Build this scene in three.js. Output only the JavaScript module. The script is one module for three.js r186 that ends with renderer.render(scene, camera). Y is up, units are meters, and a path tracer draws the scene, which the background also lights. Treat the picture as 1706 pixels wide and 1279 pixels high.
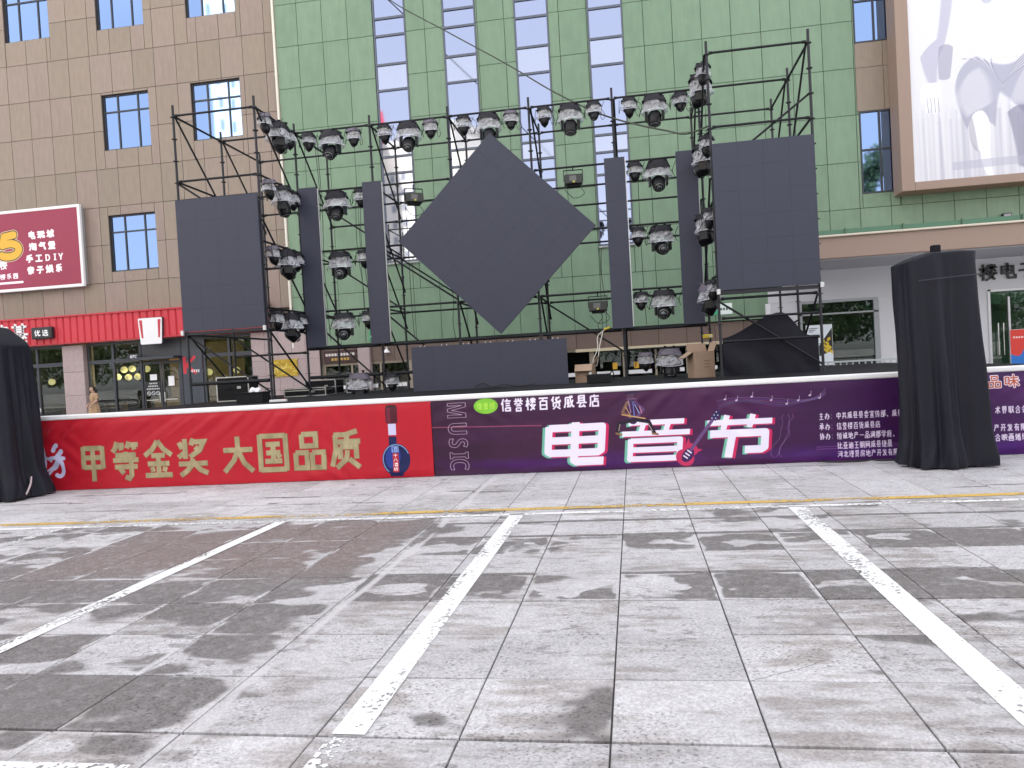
import * as THREE from 'three';
import { mergeGeometries, toCreasedNormals } from 'three/addons/utils/BufferGeometryUtils.js';
import { RoundedBoxGeometry } from 'three/addons/geometries/RoundedBoxGeometry.js';
import { MarchingCubes } from 'three/addons/objects/MarchingCubes.js';

// ---------- camera, sky, sun, exposure ----------
const scene = new THREE.Scene();
const camera = new THREE.PerspectiveCamera(53.63, 1706 / 1279, 0.1, 1500);
camera.position.set(0, 1.5, 0);
camera.rotation.order = 'YXZ';
camera.rotation.set(THREE.MathUtils.degToRad(-1.32), THREE.MathUtils.degToRad(9.11), THREE.MathUtils.degToRad(-3.22));
camera.updateMatrixWorld(true);

const renderer = new THREE.WebGLRenderer({ antialias: true });
renderer.setSize(1024, 768);
renderer.toneMapping = THREE.LinearToneMapping;
renderer.toneMappingExposure = 4.8;      // exposed for the open shade in front of the building
renderer.shadowMap.enabled = true;
renderer.shadowMap.type = THREE.PCFSoftShadowMap;

// the sun stands behind the department store, so the whole plaza lies in the building's shade
const SUN = new THREE.Vector3(-0.16, 0.70, -0.78).normalize();
const sun = new THREE.DirectionalLight(new THREE.Color(1, 0.94, 0.85), 4.6);
sun.position.copy(SUN).multiplyScalar(140);
sun.castShadow = true;
sun.shadow.mapSize.set(4096, 4096);
Object.assign(sun.shadow.camera, { left: -120, right: 120, top: 120, bottom: -120, near: 1, far: 400 });
scene.add(sun, sun.target);

{ // hazy bright summer sky: air and thin high cloud only
  const W = 512, H = 256, d = new Float32Array(W * H * 4);
  const hs = (x, y) => { const s = Math.sin(x * 127.1 + y * 311.7) * 43758.5453; return s - Math.floor(s); };
  const vn = (x, y, px) => { const i = Math.floor(x), j = Math.floor(y), f = x - i, g = y - j, a = f * f * (3 - 2 * f), b = g * g * (3 - 2 * g), w = (k) => ((k % px) + px) % px;
    return (hs(w(i), j) * (1 - a) + hs(w(i + 1), j) * a) * (1 - b) + (hs(w(i), j + 1) * (1 - a) + hs(w(i + 1), j + 1) * a) * b; };
  for (let r = 0; r < H; r++) for (let k = 0; k < W; k++) {
    const up = ((r + 0.5) / H - 0.5) * Math.PI, ro = ((k + 0.5) / W - 0.5) * 2 * Math.PI, y = Math.sin(up);
    const x = Math.cos(ro) * Math.cos(up), z = Math.sin(ro) * Math.cos(up), cs = x * SUN.x + y * SUN.y + z * SUN.z;
    const e = Math.max(y, 0), t = Math.pow(1 - e, 2.6);
    let c = [0.330 + 0.135 * t, 0.332 + 0.125 * t, 0.372 + 0.09 * t];
    const g = 0.55 * Math.pow(Math.max(cs, 0), 6) + 1.1 * Math.pow(Math.max(cs, 0), 60);
    c = [c[0] + g * 0.5, c[1] + g * 0.48, c[2] + g * 0.44];
    const u = k / W, v = r / H;
    const n = 0.5 * vn(u * 16, v * 22, 16) + 0.3 * vn(u * 32, v * 50, 32) + 0.2 * vn(u * 64, v * 110, 64);
    const cl = 0.55 * THREE.MathUtils.smoothstep(n, 0.45, 0.78);
    const i = (r * W + k) * 4;
    if (y < 0) c = [0.20, 0.20, 0.20];
    for (let q = 0; q < 3; q++) d[i + q] = y < 0 ? c[q] : c[q] * (1 - cl) + [0.535, 0.525, 0.525][q] * cl;
    d[i + 3] = 1;
  }
  const sky = new THREE.DataTexture(d, W, H, THREE.RGBAFormat, THREE.FloatType);
  sky.mapping = THREE.EquirectangularReflectionMapping; sky.magFilter = THREE.LinearFilter; sky.wrapS = THREE.RepeatWrapping; sky.needsUpdate = true;
  scene.background = sky; scene.environment = sky;
}

// ---------- helpers ----------
let seed = 20240611;
const rnd = () => { seed = (seed + 0x6d2b79f5) | 0; let t = Math.imul(seed ^ (seed >>> 15), 1 | seed); t = (t + Math.imul(t ^ (t >>> 7), 61 | t)) ^ t; return ((t ^ (t >>> 14)) >>> 0) / 4294967296; };
const rr = (a, b) => a + (b - a) * rnd();
const clamp = THREE.MathUtils.clamp, sstep = THREE.MathUtils.smoothstep, lerp = THREE.MathUtils.lerp;
const hash2 = (i, j) => { let h = Math.imul(i | 0, 374761393) ^ Math.imul(j | 0, 668265263); h = Math.imul(h ^ (h >>> 13), 1274126177); return ((h ^ (h >>> 16)) >>> 0) / 4294967296; };
const vnoise = (x, y) => { const i = Math.floor(x), j = Math.floor(y), f = x - i, g = y - j, a = f * f * (3 - 2 * f), b = g * g * (3 - 2 * g);
  return (hash2(i, j) * (1 - a) + hash2(i + 1, j) * a) * (1 - b) + (hash2(i, j + 1) * (1 - a) + hash2(i + 1, j + 1) * a) * b; };
const fbm = (x, y, o = 4) => { let s = 0, a = 0.5, n = 0; for (let k = 0; k < o; k++) { s += a * vnoise(x, y); n += a; a *= 0.5; x = x * 2.03 + 17.3; y = y * 2.03 + 9.1; } return s / n; };

const used = new Map();
function numbered(name) { const n = used.get(name) ?? 0; used.set(name, n + 1); return n ? name + '_' + String(n).padStart(3, '0') : name; }
const V = (x, y, z) => new THREE.Vector3(x, y, z);
const rgb = (r, g, b) => new THREE.Color().setRGB(r, g, b);
const std = (c, rough = 0.7, extra = {}) => new THREE.MeshStandardMaterial({ color: Array.isArray(c) ? rgb(...c) : c, roughness: rough, ...extra });
const phys = (c, rough, extra = {}) => new THREE.MeshPhysicalMaterial({ color: rgb(...c), roughness: rough, ...extra });
const ink = (c, rough, sp = 0.35, extra = {}) => phys(c, rough, { specularIntensity: sp, ...extra });   // dull black things
function thing(name, label, category, [x, y, z] = [0, 0, 0], turn = 0, group) {
  const o = new THREE.Group(); o.name = numbered(name); o.position.set(x, y, z); o.rotation.y = turn; o.userData = { label, category };
  if (group) o.userData.group = group;
  scene.add(o); return o;
}
function mesh(name, geo, m, parent, pos, rot) {
  const o = new THREE.Mesh(geo, m); o.name = parent ? name : numbered(name); o.castShadow = o.receiveShadow = true;
  if (pos) o.position.set(...pos); if (rot) o.rotation.set(...rot);
  (parent ?? scene).add(o); return o;
}
function single(name, geo, m, label, category, pos, rot, group) { const o = mesh(name, geo, m, null, pos, rot); o.userData = { label, category }; if (group) o.userData.group = group; return o; }
function struct(name, geo, m, pos, rot) { const o = mesh(name, geo, m, null, pos, rot); o.userData.kind = 'structure'; return o; }
const geoCache = new Map();
const bx = (w, h, d) => { const k = 'b' + [w, h, d].map((v) => v.toFixed(3)).join(); if (!geoCache.has(k)) geoCache.set(k, new THREE.BoxGeometry(w, h, d)); return geoCache.get(k); };
const rbx = (w, h, d, r = 0.01, s = 2) => { const k = 'r' + [w, h, d, r, s].map((v) => v.toFixed(3)).join(); if (!geoCache.has(k)) geoCache.set(k, new RoundedBoxGeometry(w, h, d, s, r)); return geoCache.get(k); };
const cyl = (r0, r1, h, s = 10) => { const k = 'c' + [r0, r1, h, s].map((v) => v.toFixed(3)).join(); if (!geoCache.has(k)) geoCache.set(k, new THREE.CylinderGeometry(r0, r1, h, s)); return geoCache.get(k); };
// a bar between two points
function bar(a, b, r, s = 8) { const L = a.distanceTo(b), g = new THREE.CylinderGeometry(r, r, L, s); g.applyQuaternion(new THREE.Quaternion().setFromUnitVectors(V(0, 1, 0), b.clone().sub(a).normalize())); g.translate((a.x + b.x) / 2, (a.y + b.y) / 2, (a.z + b.z) / 2); return g; }
const at = (g, x, y, z) => { const c = g.clone(); c.translate(x, y, z); return c; };
const merge = (list) => mergeGeometries(list.map((g) => { const n = g.index ? g.toNonIndexed() : g; for (const k of Object.keys(n.attributes)) if (!['position', 'normal', 'uv'].includes(k)) n.deleteAttribute(k); return n; }));
function tube(pts, r, seg = 24, rad = 6) { return new THREE.TubeGeometry(new THREE.CatmullRomCurve3(pts.map((p) => V(...p))), seg, r, rad); }
// a sheet of points f(u, v) -> [x, y, z], uv 0..1
function sheet(nu, nv, f) {
  const p = [], uv = [], ix = [];
  for (let j = 0; j <= nv; j++) for (let i = 0; i <= nu; i++) { const u = i / nu, v = j / nv; p.push(...f(u, v)); uv.push(u, v); }
  for (let j = 0; j < nv; j++) for (let i = 0; i < nu; i++) { const a = j * (nu + 1) + i, b = a + 1, c = a + nu + 1, d = c + 1; ix.push(a, b, d, a, d, c); }
  const g = new THREE.BufferGeometry(); g.setAttribute('position', new THREE.Float32BufferAttribute(p, 3)); g.setAttribute('uv', new THREE.Float32BufferAttribute(uv, 2)); g.setIndex(ix); g.computeVertexNormals(); return g;
}
// a computed colour map: fn(x, y) in pixels -> linear [r, g, b]
const toS = (v) => { v = clamp(v, 0, 1); return 255 * (v <= 0.0031308 ? 12.92 * v : 1.055 * Math.pow(v, 1 / 2.4) - 0.055); };
function dataTex(w, h, fn, srgb = true) {
  const d = new Uint8Array(w * h * 4);
  for (let y = 0; y < h; y++) for (let x = 0; x < w; x++) { const c = fn(x, y), i = (y * w + x) * 4; for (let q = 0; q < 3; q++) d[i + q] = srgb ? toS(c[q]) : clamp(c[q], 0, 1) * 255; d[i + 3] = 255; }
  const t = new THREE.DataTexture(d, w, h, THREE.RGBAFormat); t.magFilter = THREE.LinearFilter; t.minFilter = THREE.LinearMipmapLinearFilter; t.generateMipmaps = true; if (srgb) t.colorSpace = THREE.SRGBColorSpace; t.wrapS = t.wrapT = THREE.MirroredRepeatWrapping; t.needsUpdate = true; return t;
}
function canvasTex(w, h, draw) { const c = document.createElement('canvas'); c.width = w; c.height = h; draw(c.getContext('2d'), w, h); const t = new THREE.CanvasTexture(c); t.colorSpace = THREE.SRGBColorSpace; return t; }
// ---------- Chinese lettering: each character as its strokes on a 24 x 24 square (x right, y down) ----------
const GLYPH = {
  一: [[2,12,22,12]], 二: [[5,6,19,6],[2,19,22,19]], 十: [[2,10,22,10],[12,1,12,23]], 八: [[9,4,7,13,2,21],[14,3,17,13,22,21]],
  大: [[2,9,22,9],[12,1,12,9,9,15,2,22],[12,9,16,17,22,22]],
  甲: [[4,3,20,3],[4,2,4,16],[20,2,20,16],[4,9,20,9],[4,15,20,15],[12,3,12,24]],
  等: [[6,1,4,5,2,7],[5,3,11,3],[8,3,9,6],[15,1,13,5],[14,3,22,3],[18,3,19,6],[4,9,20,9],[12,7,12,12],[2,12,22,12],[3,16,21,16],[16,13,16,21,14,23,11,22],[7,17,10,20]],
  金: [[12,1,8,6,2,10],[12,1,16,6,22,10],[7,10,17,10],[4,15,20,15],[12,10,12,21],[7,17,8,20],[17,17,16,20],[2,22,22,22]],
  奖: [[3,3,5,7],[7,1,7,13],[2,12,7,9],[13,1,11,5],[12,3,20,3,17,8,10,12],[14,6,16,8],[2,16,22,16],[12,13,11,17,8,20,3,23],[13,16,17,20,22,22]],
  国: [[3,2,21,2],[3,1,3,23],[21,1,21,23],[3,22,21,22],[7,7,17,7],[7,12,17,12],[6,17,18,17],[12,7,12,17],[15,13,17,15]],
  品: [[7,2,17,2,17,9,7,9,7,2],[2,13,10,13,10,22,2,22,2,13],[14,13,22,13,22,22,14,22,14,13]],
  质: [[20,2,12,4,4,4],[5,4,5,13,2,22],[5,8,22,8],[13,4,12,11],[8,11,19,11,19,18],[8,11,8,18],[13,13,12,18,5,23],[14,18,21,23]],
  坊: [[1,8,8,8],[4.5,3,4.5,18],[1,19,8,16],[15,1,16,4],[9,6,23,6],[13,6,12,13,8,22],[12,12,21,12,20,20,18,22,15,21]],
  信: [[7,1,5,6,2,11],[5,8,5,23],[14,1,15,4],[9,5,23,5],[11,9,21,9],[11,13,21,13],[11,17,21,17,21,22,11,22,11,17]],
  誉: [[6,1,8,5],[12,1,12,5],[18,1,16,5],[2,6,22,6],[9,6,7,9,3,12],[15,6,17,9,21,12],[8,11,16,11],[6,14,18,14],[7,18,17,18,17,23,7,23,7,18]],
  楼: [[1,7,9,7],[5,1,5,23],[5,8,1,16],[5,9,9,13],[10,5,23,5],[16.5,1,16.5,11],[12,2,14,4],[21,2,19,4],[16,6,11,10],[17,6,22,10],[9,14,23,14],[15,11,13,16,20,22],[20,14,17,19,10,23]],
  百: [[2,3,22,3],[12,3,10,7],[5,8,19,8,19,22,5,22,5,8],[5,15,19,15]],
  货: [[7,1,5,5,2,8],[5,4,5,11],[20,2,10,7],[13,2,13,9,14,10,21,10,21,7],[6,12,19,12,19,19],[6,12,6,19],[12.5,14,12,18,5,23],[14,19,21,23]],
  威: [[5,4,21,4],[5,4,5,13,2,22],[8,8,13,8],[8,12,14,12],[11,9,9,15,13,21],[13,13,11,18,8,21],[15,1,16,10,18,16,22,21,22,18],[21,8,18,15,14,21],[18,1,20,3]],
  县: [[6,2,18,2,18,14],[6,2,6,14],[6,6,18,6],[6,10,18,10],[1,14,23,14],[11,14,6,21,18,20],[15,17,20,22]],
  店: [[12,1,12,4],[4,4,22,4],[4,4,4,14,2,22],[13,6,13,13],[13,9,21,9],[8,13,20,13,20,21,8,21,8,13]],
  电: [[4,5,19,5,19,15,4,15,4,5],[4,10,19,10],[11.5,1,11.5,20,13,22,22,22,22,18]],
  音: [[12,1,12,4],[4,4,20,4],[8,5,9,9],[16,5,15,9],[2,9.5,22,9.5],[6,13,18,13,18,23,6,23,6,13],[6,18,18,18]],
  节: [[2,4.5,22,4.5],[8,1,8,8],[16,1,16,8],[4,11,20,11,20,18,17,19],[11,11,11,23]],
  主: [[11,1,13,4],[4,6,20,6],[5,13,19,13],[12,6,12,22],[2,22,22,22]],
  办: [[3,8,19,8,18,20,15,22,13,21],[11,2,10,10,7,17,3,22],[4,12,2,17],[20,12,23,16]],
  中: [[4,6,20,6,20,15,4,15,4,6],[12,1,12,23]],
  共: [[3,6,21,6],[8,2,8,15],[16,2,16,15],[1,15,23,15],[8,17,3,22],[16,17,21,22]],
  委: [[18,1,6,3],[2,6,22,6],[12,3,12,11],[11,6,3,11],[13,6,21,11],[2,15,22,15],[10,12,7,18,19,23],[17,15,13,20,4,23]],
  宣: [[12,1,12,3],[2,7,2,4,22,4,22,7],[6,8,18,8],[7,11,17,11,17,18,7,18,7,11],[7,14.5,17,14.5],[2,22,22,22]],
  传: [[7,1,5,6,2,11],[5,8,5,23],[10,5,21,5],[9,10,23,10],[15,1,13,15,21,15,16,20],[12,18,19,23]],
  部: [[7,1,8,3],[2,4,13,4],[4,6,5,9],[11,6,10,9],[1,10,14,10],[3,13,12,13,12,21,3,21,3,13],[16,2,16,23],[16,2,22,2,19,9,22,13,22,17,18,17]],
  承: [[6,2,18,2,13,6],[12,5,12,21,9,22],[8,9,16,9],[8,13,16,13],[7,17,17,17],[2,8,7,8,5,15,2,19],[21,6,17,11],[16,8,19,15,23,19]],
  协: [[1,8,9,8],[5,1,5,23],[10,7,19,7,18,20,15,22],[14,1,13,12,9,22],[11,11,9,16],[20,11,22,16]],
  恒: [[4,1,4,23],[1,7,2,11],[7,6,8,10],[10,4,22,4],[12,8,20,8,20,18,12,18,12,8],[12,13,20,13],[9,22,23,22]],
  诚: [[3,2,5,5],[1,9,5,9,5,20,8,17],[9,6,22,6],[9,6,9,14,7,22],[9,12,13,12,13,18,11,18],[16,1,17,14,21,21,22,18],[21,9,18,16,13,22],[19,2,21,4]],
  地: [[1,8,9,8],[5,2,5,18],[1,19,9,16],[9,11,21,7,21,14,18,15],[15,1,15,17],[11,5,11,20,13,22,22,22,22,18]],
  产: [[12,1,12,4],[3,4.5,21,4.5],[7,6,9,9],[17,6,15,9],[4,10,22,10],[5,10,5,16,2,22]],
  澜: [[2,3,4,5],[1,9,3,11],[1,21,4,15],[7,3,8,5],[7,6,7,23],[10,3,22,3,22,22,19,22],[10,7,20,7],[14.5,5,14.5,20],[11,10,18,10,18,14,11,14,11,10],[14,14,10,19],[15,14,19,18]],
  郡: [[3,3,12,3,12,12],[1,7,14,7],[3,12,12,12],[7,3,6,13,2,18],[5,15,13,15,13,22,5,22,5,15],[16,2,16,23],[16,2,22,2,19,9,22,13,22,17,18,17]],
  学: [[5,1,7,5],[12,1,12,5],[19,1,17,5],[2,10,2,7,22,7,22,10],[6,11,17,11,12,14],[12,14,12,22,9,22],[2,16,22,16]],
  府: [[12,1,12,4],[4,4,22,4],[4,4,4,14,2,22],[10,6,7,12],[9,10,9,23],[12,10,22,10],[18,6,18,22,15,22],[13,13,15,16]],
  比: [[4,2,4,22,11,18],[4,10,11,10],[14,2,14,21,22,21,22,17],[14,11,22,7]],
  亚: [[3,3,21,3],[9,3,9,21],[15,3,15,21],[4,9,6,16],[20,9,18,16],[1,22,23,22]],
  迪: [[3,2,5,5],[1,9,5,9,5,18,2,22],[5,19,10,22,23,22],[9,6,21,6,21,18,9,18,9,6],[9,12,21,12],[15,2,15,18]],
  王: [[3,3,21,3],[4,12,20,12],[12,3,12,22],[2,22,22,22]],
  朝: [[1,4,12,4],[6.5,1,6.5,7],[3,7,10,7,10,15,3,15,3,7],[3,11,10,11],[1,19,12,19],[6.5,15,6.5,23],[15,3,22,3,22,22,19,22],[15,3,15,14,13,22],[15,9,22,9],[15,15,22,15]],
  网: [[3,3,21,3,21,22,18,22],[3,3,3,23],[6,7,11,17],[11,7,6,18],[13,7,18,17],[18,7,13,18]],
  捷: [[1,7,8,7],[5,1,5,21,3,22],[1,14,8,12],[9,4,23,4],[16,1,16,19],[11,8,21,8,21,14],[9,11,23,11],[11,14,21,14],[16,17,21,17],[12,16,9,22],[11,19,15,22,23,22]],
  晨: [[6,1,18,1,18,8,6,8,6,1],[6,4.5,18,4.5],[4,11,22,11],[4,11,4,17,2,22],[8,14,19,14],[7,17,22,17],[9,17,9,23,13,21],[20,17,17,19],[13,17,22,23]],
  河: [[2,3,4,5],[1,9,3,11],[1,21,4,15],[7,4,23,4],[20,4,20,21,17,22],[9,9,16,9,16,16,9,16,9,9]],
  北: [[1,8,9,8],[9,2,9,22],[1,19,9,16],[15,2,15,21,22,21,22,17],[15,11,22,7]],
  瑾: [[1,4,8,4],[1,12,8,12],[1,20,8,18],[4.5,4,4.5,19],[10,4,23,4],[13,1,13,7,20,7,20,1],[12,9,21,9,21,13,12,13,12,9],[16.5,7,16.5,22],[11,17,22,17],[9,22,23,22]],
  贤: [[5,2,5,9],[9,1,9,10],[12,2,20,2,12,10],[13,4,21,10],[6,12,18,12,18,19],[6,12,6,19],[12,14,11,18,4,23],[13,19,20,23]],
  房: [[12,1,13,3],[5,4,21,4,21,8,5,8],[5,4,5,14,2,22],[13,10,13,12],[8,12.5,23,12.5],[14,13,12,18,7,22],[13,16,20,16,19,21,16,22]],
  开: [[3,3,21,3],[1,12,23,12],[8,3,8,12,3,22],[16,3,16,23]],
  发: [[6,2,4,8,21,8],[12,2,10,11,7,17,2,22],[9,12,18,12,14,18,7,23],[11,14,15,19,22,22],[16,3,19,6]],
  有: [[2,5,22,5],[11,1,8,9,2,15],[8,10,18,10,18,22,15,22],[8,10,8,23],[8,14,18,14],[8,18,18,18]],
  限: [[3,3,3,23],[3,3,9,3,6,9,9,13,9,16,6,16],[12,3,20,3,20,11,12,11],[12,7,20,7],[12,3,12,22,17,19],[15,11,18,17,22,22],[21,13,18,16]],
  味: [[2,5,8,5,8,17,2,17,2,5],[11,6,22,6],[9,11,23,11],[16,1,16,23],[16,12,9,20],[16,12,23,20]],
  术: [[2,7,22,7],[12,1,12,23],[11,8,7,15,2,20],[13,8,17,15,22,20],[16,2,19,5]],
  界: [[5,2,19,2,19,10,5,10,5,2],[5,6,19,6],[12,2,12,10],[11,10,3,16],[13,10,21,16],[9,14,9,18,6,23],[15,14,15,23]],
  联: [[1,3,12,3],[3,3,3,18],[9,3,9,23],[3,8,9,8],[3,13,9,13],[1,19,12,17],[14,2,16,5],[21,1,19,5],[13,7,23,7],[12,13,23,13],[18,7,17,14,12,22],[18,14,23,22]],
  合: [[12,1,8,6,2,10],[12,1,16,6,22,10],[8,10,16,10],[6,14,18,14,18,22,6,22,6,14]],
  会: [[12,1,8,6,2,10],[12,1,16,6,22,10],[8,10,16,10],[3,14,21,14],[10,14,6,21,18,20],[15,17,19,22]],
  映: [[2,4,8,4,8,18,2,18,2,4],[2,11,8,11],[11,5,22,5,22,12],[11,5,11,12],[9,12.5,23,12.5],[16,1,15,14,9,22],[17,13,23,22]],
  画: [[2,2,22,2],[7,6,17,6,17,17,7,17,7,6],[7,11.5,17,11.5],[12,2,12,17],[3,8,3,22,21,22,21,8]],
  婚: [[1,7,10,7,8,14,2,22],[5,1,3,12,9,20],[12,4,22,2],[13,3,13,12,17,10],[12,7,22,7],[17,3,19,10,22,11],[13,13,21,13,21,22,13,22,13,13],[13,17.5,21,17.5]],
  纱: [[6,1,2,8,7,7,2,14,8,13],[1,20,9,17],[16,1,16,14],[13,5,10,11],[19,5,22,10],[21,11,16,18,9,22]],
  玩: [[1,4,9,4],[1,11,9,11],[1,20,9,17],[5,4,5,18],[12,4,21,4],[10,9,23,9],[14,9,13,16,9,22],[18,9,18,21,23,21,23,17]],
  城: [[1,8,8,8],[4.5,2,4.5,18],[1,19,8,16],[9,6,22,6],[10,6,10,14,8,22],[10,12,14,12,14,18,12,18],[16,1,17,14,21,21,22,18],[21,9,18,16,13,22],[19,2,21,4]],
  淘: [[2,3,4,5],[1,9,3,11],[1,21,4,15],[10,1,7,8],[9,4,22,4,22,21,19,22],[12,6,10,10],[11,8,18,8],[9,12,19,12],[14,8,14,18],[10,15,10,19,18,19,18,15]],
  气: [[8,1,5,6,2,9],[7,3,21,3],[7,7,19,7],[4,11,18,11,19,20,22,22,22,18]],
  堡: [[6,1,4,5,2,7],[4,4,4,12],[10,2,20,2,20,6,10,6,10,2],[8,9,22,9],[15,6,15,13],[14,9,9,13],[16,9,21,13],[5,17,19,17],[12,14,12,22],[2,22,22,22]],
  手: [[19,1,5,4],[4,9,20,9],[2,14,22,14],[12,3,12,21,9,22]],
  工: [[4,4,20,4],[12,4,12,21],[2,21,22,21]],
  亲: [[12,1,12,3],[4,4,20,4],[8,5,9,8],[16,5,15,8],[2,9,22,9],[4,14,20,14],[12,9,12,22,9,22],[8,16,5,21],[16,16,19,20]],
  子: [[5,3,19,3,12,9],[12,9,12,21,9,22],[2,12,22,12]],
  娱: [[1,7,10,7,8,14,2,22],[5,1,3,12,9,20],[13,2,21,2,21,8,13,8,13,2],[12,11,22,11],[11,15,23,15],[17,11,16,17,11,22],[17,16,23,22]],
  乐: [[19,1,6,3,5,10,20,10],[12,5,12,21,9,22],[8,13,4,19],[16,13,20,19]],
  园: [[3,2,21,2,21,22,3,22,3,2],[8,6,16,6],[6,10,18,10],[10,10,9,14,6,18],[14,10,14,17,18,17,18,14]],
  优: [[7,1,5,6,2,11],[5,8,5,23],[9,8,23,8],[14,1,13,13,8,22],[16,8,16,21,22,21,22,17],[19,2,21,5]],
  选: [[3,2,5,5],[1,9,5,9,5,18,2,22],[5,19,10,22,23,22],[12,2,9,7],[11,5,22,5],[16,1,16,11],[9,11,23,11],[13,11,12,15,9,19],[18,11,18,18,22,18,22,16]],
  基: [[3,4,21,4],[7,1,7,13],[17,1,17,13],[7,7,17,7],[7,10,17,10],[1,13.5,23,13.5],[8,14,3,18],[16,14,21,18],[7,18,17,18],[12,14,12,22],[3,22.5,21,22.5]],
  德: [[6,1,2,6],[7,6,2,12],[5,10,5,23],[9,4,23,4],[16,1,15,8],[10,8,22,8,22,12,10,12,10,8],[14,8,14,12],[18,8,18,12],[9,15,23,15],[9,18,8,22],[12,18,12,22,19,22,19,20],[15,17,17,19],[21,18,23,21]],
  酒: [[2,3,4,5],[1,9,3,11],[1,21,4,15],[7,4,23,4],[9,8,21,8,21,22,9,22,9,8],[13,4,13,12],[17,4,17,12],[9,17,21,17]],
  '、': [[3,17,8,22]], '：': [[4,9,6,9],[4,19,6,19]],
};
function glyph(g, ch, x, y, w, h, lw, cap = 'butt') {
  const st = GLYPH[ch]; if (!st) return;
  g.save(); g.lineWidth = lw; g.lineCap = cap; g.lineJoin = cap === 'round' ? 'round' : 'miter'; g.miterLimit = 2;
  for (const s of st) { g.beginPath(); for (let i = 0; i < s.length; i += 2) { const px = x + (s[i] / 24) * w, py = y + (s[i + 1] / 24) * h; i ? g.lineTo(px, py) : g.moveTo(px, py); } g.stroke(); }
  g.restore();
}
function line(g, text, x, y, w, h, gap, lw, cap = 'butt') { let k = x; for (const c of text) { glyph(g, c, k, y, w, h, lw, cap); k += c === '：' ? w * 0.6 + gap : w + gap; } return k; }
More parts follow.
